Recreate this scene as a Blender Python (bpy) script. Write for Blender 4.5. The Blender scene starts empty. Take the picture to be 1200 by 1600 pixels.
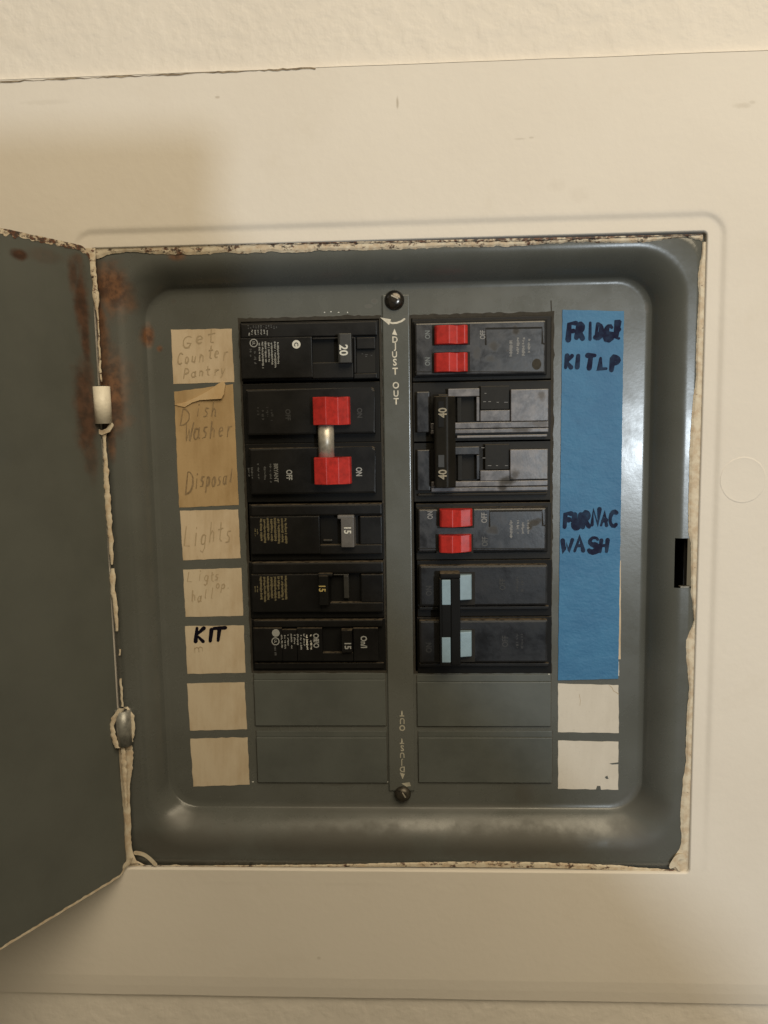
import bpy, bmesh, math, random
from mathutils import Vector, Matrix, noise
random.seed(7)
SC = bpy.context.scene
COL = SC.collection
S = 0.001                                   # everything below is written in millimetres

# ------------------------------------------------------------------ camera
CAM = (8.84, -327.84, -44.02)
F_PX = 1200.0
def _rot(p, y, r):
    return Matrix.Rotation(y, 3, 'Z') @ Matrix.Rotation(p, 3, 'X') @ Matrix.Rotation(r, 3, 'Y')
RC = _rot(-0.1126, 0.0451, 0.0175)          # columns: right, forward, up
cd = bpy.data.cameras.new("camera"); cam = bpy.data.objects.new("camera", cd); COL.objects.link(cam)
cd.sensor_fit = 'VERTICAL'; cd.sensor_height = 36.0; cd.lens = 36.0 * F_PX / 1600.0
cd.clip_start = 0.004; cd.clip_end = 30
m3 = Matrix((RC.col[0], RC.col[2], -RC.col[1])).transposed()
cam.matrix_world = Matrix.Translation(Vector(CAM) * S) @ m3.to_4x4()
SC.camera = cam

# ------------------------------------------------------------------ light
w = bpy.data.worlds.new("World"); SC.world = w; w.use_nodes = True
bg = w.node_tree.nodes["Background"]; bg.inputs[0].default_value = (1.0, 0.83, 0.52, 1); bg.inputs[1].default_value = 0.13
ld = bpy.data.lights.new("room_lamp", 'POINT'); ld.energy = 25.0; ld.color = (0.82, 0.92, 1.0); ld.shadow_soft_size = 0.036
lo = bpy.data.objects.new("room_lamp", ld); lo.location = Vector((545, -1404, -95)) * S; COL.objects.link(lo)
cl = bpy.data.lights.new("soft_room_light", 'AREA'); cl.shape = 'RECTANGLE'; cl.size = 1.6; cl.size_y = 1.3; cl.energy = 32.5; cl.color = (1.0, 0.84, 0.59)
co_ = bpy.data.objects.new("soft_room_light", cl); co_.location = (0.55, -1.30, 1.20); co_.rotation_euler = (Vector((0, 0, 0)) - co_.location).to_track_quat('-Z', 'Y').to_euler(); COL.objects.link(co_)      # big soft bounce from upper right
SC.view_settings.view_transform = 'Standard'; SC.view_settings.look = 'None'
SC.view_settings.exposure = 0.0; SC.view_settings.gamma = 1.0

# ------------------------------------------------------------------ measuring helpers
def U(u, v, h=0.0):
    """photo measurement -> (x, z) in mm on the plane h mm proud of the deadfront"""
    d = RC @ Vector(((u - 600) / F_PX, 1.0, -(v - 800) / F_PX))
    t = (-h - CAM[1]) / d.y
    return CAM[0] + t * d.x, CAM[2] + t * d.z
def RECT(u0, v0, u1, v1, h):
    a, b, c, d = U(u0, v0, h), U(u1, v0, h), U(u1, v1, h), U(u0, v1, h)
    return (a[0] + d[0]) / 2, (b[0] + c[0]) / 2, (c[1] + d[1]) / 2, (a[1] + b[1]) / 2
PXMM = 1 / 3.62

# ------------------------------------------------------------------ material helpers
def nodes_of(m):
    m.use_nodes = True
    nt = m.node_tree
    return nt, nt.nodes["Principled BSDF"], nt.nodes.new
def link(nt, a, b): nt.links.new(a, b)
def mathn(nt, op, a, b=None, clamp=False):
    n = nt.nodes.new("ShaderNodeMath"); n.operation = op; n.use_clamp = clamp
    for i, v in enumerate((a, b)):
        if v is None: continue
        if isinstance(v, (int, float)): n.inputs[i].default_value = v
        else: link(nt, v, n.inputs[i])
    return n.outputs[0]
def objcoord(nt): return nt.nodes.new("ShaderNodeTexCoord").outputs["Object"]
def noise_n(nt, scale, detail=4, rough=0.6, co=None, stretch=None, dist=0.0):
    co = co or objcoord(nt)
    if stretch:
        mp = nt.nodes.new("ShaderNodeMapping"); mp.inputs["Scale"].default_value = stretch; link(nt, co, mp.inputs[0]); co = mp.outputs[0]
    n = nt.nodes.new("ShaderNodeTexNoise"); n.inputs["Scale"].default_value = scale
    n.inputs["Detail"].default_value = detail; n.inputs["Roughness"].default_value = rough; n.inputs["Distortion"].default_value = dist
    link(nt, co, n.inputs["Vector"]); return n.outputs["Fac"]
def ramp(nt, fac, lo, hi):
    n = nt.nodes.new("ShaderNodeMapRange"); n.interpolation_type = 'SMOOTHSTEP'
    n.inputs["From Min"].default_value = lo; n.inputs["From Max"].default_value = hi
    link(nt, fac, n.inputs["Value"]); return n.outputs["Result"]
def mix(nt, fac, a, b):
    n = nt.nodes.new("ShaderNodeMix"); n.data_type = 'RGBA'
    for s, v in ((n.inputs[0], fac), (n.inputs[6], a), (n.inputs[7], b)):
        if isinstance(v, (int, float)): s.default_value = v
        elif isinstance(v, tuple): s.default_value = (*v, 1) if len(v) == 3 else v
        else: link(nt, v, s)
    return n.outputs[2]
def bump(nt, bs, height, dist, strength=1.0):
    n = nt.nodes.new("ShaderNodeBump"); n.inputs["Distance"].default_value = dist; n.inputs["Strength"].default_value = strength
    link(nt, height, n.inputs["Height"]); link(nt, n.outputs[0], bs.inputs["Normal"])
def blotches(nt, spots, nscale=160, namp=0.9):
    """spots: (x, z, rx, rz, strength) in mm in object space -> 0..1 ragged mask"""
    co = objcoord(nt); nz = mathn(nt, 'MULTIPLY', mathn(nt, 'SUBTRACT', noise_n(nt, nscale, 6, 0.65, co), 0.5), namp * 2)
    out = None
    for x, z, rx, rz, s in spots:
        v = nt.nodes.new("ShaderNodeVectorMath"); v.operation = 'SUBTRACT'; link(nt, co, v.inputs[0]); v.inputs[1].default_value = (x * S, 0, z * S)
        k = nt.nodes.new("ShaderNodeVectorMath"); k.operation = 'MULTIPLY'; link(nt, v.outputs[0], k.inputs[0]); k.inputs[1].default_value = (1 / (rx * S), 0, 1 / (rz * S))
        l = nt.nodes.new("ShaderNodeVectorMath"); l.operation = 'LENGTH'; link(nt, k.outputs[0], l.inputs[0])
        mk = mathn(nt, 'MULTIPLY', ramp(nt, mathn(nt, 'ADD', l.outputs["Value"], nz), 1.25, 0.35), s)
        out = mk if out is None else mathn(nt, 'MAXIMUM', out, mk)
    return out
def dust(nt, col, dcol=(0.13, 0.105, 0.075), lo=0.3, hi=0.75, amt=0.9):
    g = nt.nodes.new("ShaderNodeNewGeometry"); sp = nt.nodes.new("ShaderNodeSeparateXYZ"); link(nt, g.outputs["Normal"], sp.inputs[0])
    f = mathn(nt, 'MULTIPLY', ramp(nt, sp.outputs["Z"], lo, hi), ramp(nt, noise_n(nt, 500, 4), 0.25, 0.6))
    return mix(nt, mathn(nt, 'MULTIPLY', f, amt), col, dcol)
MATS = {}
def mat(name, col, rough=0.5, metal=0.0, var=0.0, vscale=90, var_col=None, bump_h=0.0, bscale=600, dusty=0.0, rvar=0.0, rscale=60, spec=0.5, spots=None, spot_col=(0.07, 0.028, 0.010), nscale=160):
    if name in MATS: return MATS[name]
    m = bpy.data.materials.new(name); nt, bs, new = nodes_of(m)
    bs.inputs["Roughness"].default_value = rough; bs.inputs["Metallic"].default_value = metal; bs.inputs["Specular IOR Level"].default_value = spec
    c = col
    if var:
        dark = var_col or tuple(k * (1 - var) for k in col)
        c = mix(nt, ramp(nt, noise_n(nt, vscale, 6, 0.65), 0.35, 0.72), col, dark)
    if dusty: c = dust(nt, c, amt=dusty)
    if spots:
        sm = blotches(nt, spots, nscale)
        rc = mix(nt, ramp(nt, noise_n(nt, 220, 5), 0.35, 0.65), spot_col, tuple(k * 2.3 for k in spot_col))
        c = mix(nt, sm, c, rc)
    if isinstance(c, tuple): bs.inputs["Base Color"].default_value = (*c, 1)
    else: link(nt, c, bs.inputs["Base Color"])
    if rvar:
        r = mathn(nt, 'ADD', mathn(nt, 'MULTIPLY', ramp(nt, noise_n(nt, rscale, 5, 0.6), 0.3, 0.7), rvar), rough)
        if spots: r = mathn(nt, 'ADD', r, mathn(nt, 'MULTIPLY', sm, 0.4), clamp=True)
        link(nt, r, bs.inputs["Roughness"])
    if bump_h: bump(nt, bs, noise_n(nt, bscale, 5, 0.55), bump_h * S)
    MATS[name] = m; return m

# ------------------------------------------------------------------ mesh helpers
class MB:
    def __init__(s): s.bm = bmesh.new()
    def prism(s, poly, h0, h1, bev=0.0, seg=2):
        """poly: (x, z) outline; h0 back, h1 front (h may be a function of x, z)"""
        n = len(poly)
        hb = [s.bm.verts.new((x * S, -h0 * S, z * S)) for x, z in poly]
        ht = [s.bm.verts.new((x * S, -(h1(x, z) if callable(h1) else h1) * S, z * S)) for x, z in poly]
        top = s.bm.faces.new(ht); s.bm.faces.new(list(reversed(hb)))
        for i in range(n): s.bm.faces.new((hb[i], hb[(i + 1) % n], ht[(i + 1) % n], ht[i]))
        if bev:
            es = list(top.edges)
            if n <= 8: es += [e for v in ht for e in v.link_edges if e not in top.edges]
            bmesh.ops.bevel(s.bm, geom=es, offset=bev * S, segments=seg, affect='EDGES', profile=0.6)
    def box(s, x0, x1, z0, z1, h0, h1, bev=0.0, seg=2):
        s.prism([(x0, z0), (x1, z0), (x1, z1), (x0, z1)], h0, h1, bev, seg)
    def px(s, u0, v0, u1, v1, h0, h1, bev=0.0, seg=2):
        s.box(*RECT(u0, v0, u1, v1, h1), h0, h1, bev, seg)
    def profile(s, prof, z0, z1, bev=0.0, seg=2, bulge=0.0):
        """prof: (x, h) section extruded from z0 to z1"""
        a = [s.bm.verts.new((x * S, -h * S, z0 * S)) for x, h in prof]; b = [s.bm.verts.new((x * S, -h * S, z1 * S)) for x, h in prof]
        n = len(prof); fs = [s.bm.faces.new(a), s.bm.faces.new(list(reversed(b)))]
        for i in range(n): fs.append(s.bm.faces.new((a[i], b[i], b[(i + 1) % n], a[(i + 1) % n])))
        if bev:
            es = {e for f in fs for e in f.edges}
            bmesh.ops.bevel(s.bm, geom=list(es), offset=bev * S, segments=seg, affect='EDGES', profile=0.6)
    def disc(s, x, z, r, h0, h1, bev=0.0, n=32, rz=None):
        s.prism([(x + r * math.cos(2 * math.pi * i / n), z + (rz or r) * math.sin(2 * math.pi * i / n)) for i in range(n)], h0, h1, bev)
    def ring(s, x, z, r0, r1, h, n=28):
        vs = []
        for r in (r0, r1): vs.append([s.bm.verts.new(((x + r * math.cos(2 * math.pi * i / n)) * S, -h * S, (z + r * math.sin(2 * math.pi * i / n)) * S)) for i in range(n)])
        for i in range(n): s.bm.faces.new((vs[0][i], vs[0][(i + 1) % n], vs[1][(i + 1) % n], vs[1][i]))
    def cyl(s, p, q, r, n=24, r2=None, caps=True):
        p, q = Vector(p) * S, Vector(q) * S; d = (q - p).normalized(); a = d.orthogonal().normalized(); b = d.cross(a)
        A, B = [], []
        for i in range(n):
            k = a * math.cos(2 * math.pi * i / n) + b * math.sin(2 * math.pi * i / n)
            A.append(s.bm.verts.new(p + k * r * S)); B.append(s.bm.verts.new(q + k * (r2 or r) * S))
        for i in range(n):
            f = s.bm.faces.new((A[i], A[(i + 1) % n], B[(i + 1) % n], B[i])); f.smooth = True
        if caps: s.bm.faces.new(A); s.bm.faces.new(list(reversed(B)))
    def ribbon(s, pts, width, h, thick=0.06, taper=True):
        """a pen or marker stroke lying on the surface; pts (x, z)"""
        n = len(pts)
        if n < 2: return
        L, Rr = [], []
        for i, (x, z) in enumerate(pts):
            a = pts[max(0, i - 1)]; b = pts[min(n - 1, i + 1)]
            dx, dz = b[0] - a[0], b[1] - a[1]; l = math.hypot(dx, dz) or 1e-6
            wd = (width(i / (n - 1)) if callable(width) else width) / 2
            L.append((x - dz / l * wd, z + dx / l * wd)); Rr.append((x + dz / l * wd, z - dx / l * wd))
        def cap(c, frm, to):
            a0 = math.atan2(frm[1] - c[1], frm[0] - c[0]); r = math.hypot(frm[0] - c[0], frm[1] - c[1])
            return [(c[0] + r * math.cos(a0 - math.pi * k / 4), c[1] + r * math.sin(a0 - math.pi * k / 4)) for k in (1, 2, 3)]
        vt = lambda p, k=n: s.bm.verts.new((p[0] * S, -(h + thick + .012 * k / n) * S, p[1] * S))
        lv = [vt(p, k) for k, p in enumerate(L)]; rv = [vt(p, k) for k, p in enumerate(Rr)]
        for i in range(n - 1): s.bm.faces.new((rv[i], rv[i + 1], lv[i + 1], lv[i]))
        c1 = [vt(p) for p in cap(pts[-1], L[-1], Rr[-1])]; s.bm.faces.new([lv[-1]] + c1 + [rv[-1]])
        c0 = [vt(p) for p in cap(pts[0], Rr[0], L[0])]; s.bm.faces.new([rv[0]] + c0 + [lv[0]])
    def build(s, name, m, parent=None, smooth=False, normals=True):
        if normals: bmesh.ops.recalc_face_normals(s.bm, faces=s.bm.faces)
        if smooth:
            for f in s.bm.faces: f.smooth = True
        off = root_loc(parent)
        for v in s.bm.verts: v.co -= off
        me = bpy.data.meshes.new(name); s.bm.to_mesh(me); s.bm.free(); me.materials.append(m)
        o = bpy.data.objects.new(name, me); COL.objects.link(o)
        if parent: o.parent = parent
        return o
def root_loc(o):
    v = Vector((0, 0, 0))
    while o is not None: v += o.location; o = o.parent
    return v
def thing(name, label, cat, loc=(0, 0, 0), group=None):
    o = bpy.data.objects.new(name, None); COL.objects.link(o); o.location = Vector(loc) * S; o.empty_display_size = 0.01
    return tag(o, label, cat, group)
def tag(o, label, cat, group=None):
    o['label'] = label; o['category'] = cat
    if group: o['group'] = group
    return o
def struct(o): o['kind'] = 'structure'; return o

ROT = {0: ((1, 0), (0, 1)), 'cw': ((0, -1), (1, 0)), 'ccw': ((0, 1), (-1, 0)), 180: ((-1, 0), (0, -1))}
def text(parent, s, u, v, h, cap_px, rot, m, name='lettering', sx=1.0, offset=0.0):
    x, z = U(u, v, h); text_mm(parent, s, x, z, h, cap_px * PXMM, rot, m, name, sx, offset)
def text_mm(parent, s, x, z, h, cap, rot, m, name='lettering', sx=1.0, offset=0.0):
    cu = bpy.data.curves.new('t', 'FONT'); cu.body = s; cu.align_x = 'CENTER'; cu.align_y = 'CENTER'; cu.size = cap / 0.70; cu.resolution_u = 3; cu.offset = offset if offset else .035 * cap
    o = bpy.data.objects.new('t', cu); me = bpy.data.meshes.new_from_object(o); bpy.data.objects.remove(o)
    r, up = ROT[rot]; off = root_loc(parent)
    xs = [q.co.x for q in me.vertices]; ys = [q.co.y for q in me.vertices]; mx, my = (min(xs) + max(xs)) / 2, (min(ys) + max(ys)) / 2
    for q in me.vertices:
        a, b = (q.co.x - mx) * sx, q.co.y - my
        q.co = Vector(((x + a * r[0] + b * up[0]) * S, -(h + 0.05) * S, (z + a * r[1] + b * up[1]) * S)) - off
    me.materials.append(m); me.name = name
    ob = bpy.data.objects.new(name, me); COL.objects.link(ob); ob.parent = parent; return ob
def fine_print(parent, u0, v0, u1, v1, h, m, cols, ragged=0.25, seed=1, fill=0.75, wide=0.62):
    """columns of tiny printed characters, too small to read"""
    rnd = random.Random(seed); b = MB(); x0, x1, z0, z1 = RECT(u0, v0, u1, v1, h); cw = (x1 - x0) / cols
    for c in range(cols):
        z = z1 - rnd.random() * ragged * (z1 - z0) * 0.4; end = z0 + rnd.random() * ragged * (z1 - z0)
        xa = x0 + cw * (c + 0.18); xb = x0 + cw * (c + 0.18 + wide)
        while z > end:
            l = rnd.uniform(0.25, 0.6)
            if rnd.random() < fill:
                a, d = xa + rnd.uniform(0, .25) * cw, xb - rnd.uniform(0, .25) * cw
                vs = [b.bm.verts.new((x * S, -(h + 0.05) * S, zz * S)) for x, zz in ((a, z - l * 0.72), (d, z - l * 0.72), (d, z), (a, z))]
                b.bm.faces.new(vs)
            z -= l
    return b.build('fine_print', m, parent)

# stroke alphabet for handwriting: polylines in a box 0..1 wide, 0..1 high (descenders below 0)
def arc(cx, cy, rx, ry, a0, a1, n=9): return [(cx + rx * math.cos(math.radians(a0 + (a1 - a0) * i / n)), cy + ry * math.sin(math.radians(a0 + (a1 - a0) * i / n))) for i in range(n + 1)]
GL = {
 'K': [[(.1, 1), (.1, 0)], [(.75, 1), (.12, .48), (.8, 0)]], 'I': [[(.4, 1), (.4, 0)]], 'T': [[(0, .97), (.9, 1)], [(.45, .98), (.43, 0)]],
 'F': [[(.15, 0), (.15, 1), (.85, 1)], [(.15, .52), (.65, .54)]], 'R': [[(.1, 0), (.12, 1)] + arc(.2, .75, .5, .25, 90, -90) + [(.8, 0)]],
 'D': [[(.12, 0), (.15, 1)], [(.15, 1)] + arc(.2, .5, .6, .5, 90, -90) + [(.1, 0)]], 'G': [arc(.5, .5, .45, .5, 50, 300) + [(.85, .4), (.5, .42)]],
 'E': [[(.8, 1), (.15, 1), (.15, 0), (.85, 0)], [(.15, .52), (.7, .52)]], 'L': [[(.15, 1), (.12, .02), (.85, 0)]], 'P': [[(.12, 0), (.14, 1)] + arc(.2, .73, .55, .27, 90, -90)],
 'U': [[(.1, 1), (.12, .3)] + arc(.45, .28, .33, .28, 180, 360) + [(.8, 1)]], 'N': [[(.1, 0), (.12, 1), (.75, 0), (.78, 1)]], 'A': [[(.05, 0), (.42, 1), (.82, 0)], [(.2, .38), (.65, .38)]],
 'C': [arc(.5, .5, .45, .5, 55, 305)], 'W': [[(0, 1), (.25, 0), (.48, .7), (.7, 0), (1, 1)]], 'S': [arc(.45, .75, .35, .25, 30, 270, 8) + arc(.45, .25, .38, .25, 90, -150, 8)],
 'H': [[(.1, 1), (.1, 0)], [(.75, 1), (.75, 0)], [(.1, .5), (.75, .52)]],
 'i': [[(.4, .6), (.38, 0)], [(.42, .85), (.43, .9)]], 's': [[(.7, .58), (.35, .6), (.25, .42), (.6, .25), (.55, .03), (.15, 0)]], 'h': [[(.15, 1), (.12, 0)], [(.13, .35), (.4, .58), (.62, .45), (.66, 0)]],
 'a': [arc(.4, .28, .3, .3, 60, 360, 10) + [(.75, .6), (.72, .1), (.85, 0)]], 'e': [[(.15, .3), (.68, .34)] + arc(.42, .3, .28, .3, 10, 310, 10)], 'r': [[(.2, .58), (.22, 0)], [(.22, .3), (.4, .55), (.7, .55)]],
 'p': [[(.15, .6), (.12, -.45)], arc(.4, .3, .28, .3, 150, -150, 10)], 'o': [arc(.42, .3, .3, .3, 80, 440, 12)], 'l': [[(.4, 1), (.38, .05), (.55, 0)]],
 'g': [arc(.4, .3, .3, .28, 50, 360, 10) + [(.72, .55), (.7, -.2), (.45, -.42), (.15, -.3)]], 't': [[(.4, .95), (.38, .08), (.6, 0)], [(.15, .62), (.7, .66)]],
 'n': [[(.15, .58), (.14, 0)], [(.15, .35), (.42, .58), (.64, .4), (.66, 0)]], 'u': [[(.12, .58), (.15, .12), (.4, 0), (.62, .2), (.66, .58), (.68, 0)]], 'c': [arc(.42, .3, .3, .3, 50, 310)],
 'd': [arc(.38, .28, .28, .28, 50, 350, 10), [(.68, 1), (.68, 0)]], '.': [[(.3, .02), (.36, .03)]], 'm': [[(.1, .58), (.1, 0)], [(.1, .4), (.28, .58), (.42, .4), (.42, 0)], [(.42, .4), (.6, .58), (.76, .4), (.78, 0)]],
 'y': [[(.12, .58), (.4, .08)], [(.7, .58), (.2, -.45)]], ' ': [],
}
HWN = [0]
def write(b, s, u, v, hpx, wpx, h, pen, tilt=0.0, jit=0.06, seed=0, sq=0.85, shear=0.10, clip=None):
    """handwriting: u, v = left end of the base line; tilt rises to the right"""
    rnd = random.Random(seed + len(s) * 13)
    for i, ch in enumerate(s):
        ox, oy, sc = rnd.uniform(-jit, jit) * 1.4, rnd.uniform(-jit, jit) * 1.6, 1 + rnd.uniform(-jit, jit) * 2; th = rnd.uniform(-1.6, 1.6) * jit
        for st in GL.get(ch, []):
            HWN[0] += 1
            pts = []
            for (a, c) in st:
                a, c = a * math.cos(th) - (c - .3) * math.sin(th), .3 + a * math.sin(th) * .6 + (c - .3) * math.cos(th)
                uu = u + (i + ox + a * sq * sc + rnd.uniform(-jit, jit) * .3) * wpx + shear * c * hpx
                if clip: uu = min(uu, clip)
                vv = v - (c * sc + oy + rnd.uniform(-jit, jit) * .3) * hpx - tilt * (uu - u)
                pts.append(U(uu, vv, h))
            k = rnd.uniform(0.85, 1.2)
            b.ribbon(pts, lambda t, k=k, q=rnd.uniform(0, 6): pen * PXMM * k * (.82 + .28 * math.sin(q + 5 * t)) * (1 - .3 * abs(2 * t - 1) ** 3), h + 0.012 * (HWN[0] % 12), 0.05)

# ------------------------------------------------------------------ materials
rust_pan = []
def spot(u, v, ru, rv, s=1.0, h=6): x, z = U(u, v, h); rust_pan.append((x, z, ru * PXMM, rv * PXMM, s))
spot(180, 452, 34, 44); spot(160, 500, 14, 40, .9); spot(231, 525, 9, 20, 1, 1); spot(178, 620, 28, 60, .9); spot(180, 690, 8, 30, .7); spot(280, 402, 14, 9, .8)
spot(248, 545, 6, 6, .9, 1); spot(164, 545, 16, 70, .75); spot(176, 600, 34, 60, .6); spot(200, 470, 16, 22, .6)
grime = []
for u, v, a, b, s in ((300, 1302, 130, 30, .8), (540, 1302, 170, 30, .85), (800, 1302, 170, 30, .85), (980, 1298, 50, 34, .7), (680, 1262, 200, 8, .4), (290, 1275, 50, 16, .5), (820, 1240, 16, 26, .55), (530, 1225, 30, 6, .5), (640, 500, 6, 10, .6), (480, 497, 110, 5, .7), (750, 492, 110, 4, .6), (1000, 1250, 60, 26, .5), (560, 1262, 200, 10, .35), (845, 1155, 10, 16, .4), (585, 470, 5, 4, .8), (575, 478, 6, 3, .6), (1012, 480, 4, 8, .6), (270, 470, 4, 4, .8), (590, 1125, 14, 8, .5), (660, 1130, 12, 8, .5)):
    x, z = U(u, v, 1); grime.append((x, z, a * PXMM, b * PXMM, s))
def make_pan_mat():
    m = bpy.data.materials.new('grey_enamel'); nt, bs, new = nodes_of(m)
    base = mix(nt, ramp(nt, noise_n(nt, 14, 4), 0.35, 0.65), (0.111, 0.118, 0.113), (0.090, 0.095, 0.088))
    base = mix(nt, mathn(nt, 'MULTIPLY', ramp(nt, noise_n(nt, 1500, 2), 0.62, 0.75), 0.25), base, (0.07, 0.06, 0.045))
    g = blotches(nt, grime, 140, .55); base = mix(nt, mathn(nt, 'MULTIPLY', g, 0.62), base, (0.052, 0.044, 0.034))
    r = blotches(nt, rust_pan, 55, .85)
    rc = mix(nt, ramp(nt, noise_n(nt, 260, 5), 0.35, 0.65), (0.066, 0.028, 0.013), (0.185, 0.083, 0.036))
    link(nt, mix(nt, r, base, rc), bs.inputs["Base Color"])
    ro = mathn(nt, 'ADD', mathn(nt, 'MULTIPLY', ramp(nt, noise_n(nt, 45, 6, .7), 0.3, 0.7), 0.10), 0.22)
    ro = mathn(nt, 'ADD', ro, mathn(nt, 'MULTIPLY', mathn(nt, 'MAXIMUM', g, r), 0.4), clamp=True)
    link(nt, ro, bs.inputs["Roughness"]); bs.inputs['Specular IOR Level'].default_value = .62
    bump(nt, bs, mathn(nt, 'ADD', noise_n(nt, 700, 3), mathn(nt, 'MULTIPLY', noise_n(nt, 40, 2), 5.0)), 0.016 * S)
    return m
M_PAN = make_pan_mat()
M_FILL = mat('filler_grey', (0.096, 0.106, 0.102), .4, var=.2, vscale=40, bump_h=.05, bscale=300, rvar=.15)
def cream(name, bscale, bh, seed_off, marks=None):
    m = bpy.data.materials.new(name); nt, bs, new = nodes_of(m)
    c = mix(nt, ramp(nt, noise_n(nt, 7 + seed_off, 4), 0.35, 0.7), (0.745, 0.700, 0.645), (0.710, 0.662, 0.605))
    c = mix(nt, mathn(nt, 'MULTIPLY', ramp(nt, noise_n(nt, 22, 5, .7), 0.55, 0.75), .35), c, (0.655, 0.60, 0.525))
    if marks: c = mix(nt, mathn(nt, 'MULTIPLY', blotches(nt, marks, 500, .5), .75), c, (0.33, 0.28, 0.21))
    link(nt, c, bs.inputs["Base Color"]); bs.inputs["Roughness"].default_value = .55; bs.inputs["Specular IOR Level"].default_value = .35
    h = mathn(nt, 'ADD', ramp(nt, noise_n(nt, bscale, 3, .5), .3, .75), mathn(nt, 'MULTIPLY', noise_n(nt, bscale * .22, 3), 1.5))
    bump(nt, bs, h, bh * S)
    return m
M_WALL = cream('wall_paint', 150, 0.22, 0)
cm = []
for u, v, a, b, s in ((621, 160, 2, 9, .8), (1160, 165, 14, 4, .3), (1176, 160, 5, 3, .3), (870, 290, 14, 10, .10), (905, 305, 16, 12, .10), (340, 152, 4, 2, .6), (70, 160, 40, 4, .15), (812, 217, 9, 1.5, .3), (830, 215, 4, 1.5, .4), (498, 1497, 3, 3, .4)):
    x, z = U(u, v, 12); cm.append((x, z, a * PXMM, b * PXMM, s))
M_COVER = cream('cover_paint', 300, 0.032, 2, cm)
def flake_mat(name, lo, hi, brown=(0.13, 0.052, 0.027)):
    m = bpy.data.materials.new(name); nt, bs, new = nodes_of(m)
    c = mix(nt, ramp(nt, noise_n(nt, 300, 4), .35, .7), (0.66, 0.59, 0.47), (0.52, 0.41, 0.29))
    c = mix(nt, ramp(nt, noise_n(nt, 420, 6, .75, stretch=(.6, 1, 1)), lo, hi), c, mix(nt, ramp(nt, noise_n(nt, 900, 3), .4, .6), brown, (0.045, 0.036, 0.03)))
    link(nt, c, bs.inputs["Base Color"]); bs.inputs["Roughness"].default_value = .6
    bump(nt, bs, noise_n(nt, 900, 4, .6), .13 * S); return m
M_FLAKE = flake_mat('chipped_cream_paint', .53, .59)
M_FLAKE2 = flake_mat('cream_paint_edge', .64, .70)
M_CRUST = flake_mat('rusty_paint_crust', .43, .53)
M_BLK = mat('black_bakelite', (0.0035, 0.0035, 0.004), .36, var=.4, vscale=60, var_col=(0.006, 0.0055, 0.0055), dusty=.85, rvar=.2, rscale=80, bump_h=.02, bscale=700, spec=.30)
M_BLK2 = mat('black_dull', (0.003, 0.003, 0.003), .6, spec=.25, var=.3, dusty=.6)
M_SMUDGE = mat('smudged_black_plastic', (0.006, 0.006, 0.0075), .27, var=.6, vscale=260, var_col=(0.020, 0.019, 0.022), dusty=.9, spec=.7, rvar=.16, rscale=130, bump_h=.03, bscale=500)
M_DUSTYSHEEN = mat('dusty_sheen_grey', (0.085, 0.081, 0.087), .32, var=.6, vscale=120, var_col=(0.20, 0.19, 0.20), dusty=.9, spec=.8, rvar=.25, rscale=120, bump_h=.03, bscale=500)  # dust on upper edges; base colour lifted to hold the lamp's sheen
M_OLIVE = mat('brown_grey_plastic', (0.012, 0.0105, 0.008), .5, spec=.25, var=.35, vscale=200, dusty=.8, bump_h=.03)
M_HANDLE = mat('dark_grey_handle', (0.034, 0.034, 0.033), .42, var=.3, vscale=300, dusty=.7)
M_LGREY = mat('grey_handle', (0.13, 0.125, 0.125), .45, var=.25, vscale=300)
M_RED = mat('red_plastic', (0.47, 0.026, 0.021), .36, var=.32, vscale=420, rvar=.12, bump_h=.015, bscale=900)
M_BLUEGREY = mat('pale_blue_plastic', (0.235, 0.335, 0.41), .4, var=.15, vscale=250)
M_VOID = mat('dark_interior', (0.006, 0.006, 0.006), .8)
M_STEEL = mat('worn_steel', (0.60, 0.56, 0.48), .30, 0.55, var=.35, vscale=400, rvar=.15, rscale=300)
M_SCREW = mat('black_oxide_screw', (0.11, 0.10, 0.09), .22, .9, var=.5, vscale=500)
M_SCREWDULL = mat('dull_screw_steel', (0.09, 0.08, 0.065), .42, .7, var=.5, vscale=500)
M_HINGEGREY = mat('bare_hinge_steel', (0.34, 0.34, 0.32), .38, .4, var=.5, vscale=300)
M_HINGEWH = mat('painted_hinge', (0.86, 0.81, 0.70), .4, var=.15, vscale=250, bump_h=.15, bscale=500)
M_PRINTW = mat('white_print', (0.62, 0.62, 0.58), .6)
M_PRINTG = mat('grey_print', (0.30, 0.31, 0.31), .6)
M_PRINTD = mat('faded_print', (0.075, 0.078, 0.082), .6)
M_PRINTF = mat('very_faded_print', (0.028, 0.029, 0.031), .6)
M_PRINTY = mat('yellow_print', (0.165, 0.14, 0.075), .6)
M_PRINTYB = mat('bright_yellow_print', (0.42, 0.34, 0.13), .6)
M_PRINTT = mat('tan_print', (0.27, 0.245, 0.19), .6)
M_PRINTC = mat('cream_print', (0.66, 0.63, 0.55), .6, var=.3, vscale=600)
M_GROOVE = mat('groove_dirt', (0.008, 0.007, 0.006), .8)
M_DIRT = mat('brown_dirt', (0.035, 0.030, 0.022), .8, var=.4, vscale=500)

# ------------------------------------------------------------------ wall behind everything
WALL_H = 9.0
def wall_sheet():
    b = MB()
    # the wall is a sheet with a rough opening for the panel box
    X, Z0, Z1 = 900, -1700, 900
    xs = [-X, -128, 128, X]; zs = [Z0, -242, 34, Z1]
    g = [[b.bm.verts.new((x * S, -WALL_H * S, z * S)) for x in xs] for z in zs]
    for j in range(3):
        for i in range(3):
            if i == 1 and j == 1: continue
            b.bm.faces.new((g[j][i], g[j][i + 1], g[j + 1][i + 1], g[j + 1][i]))
    return struct(b.build('wall', M_WALL))
wall_sheet()

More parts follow.
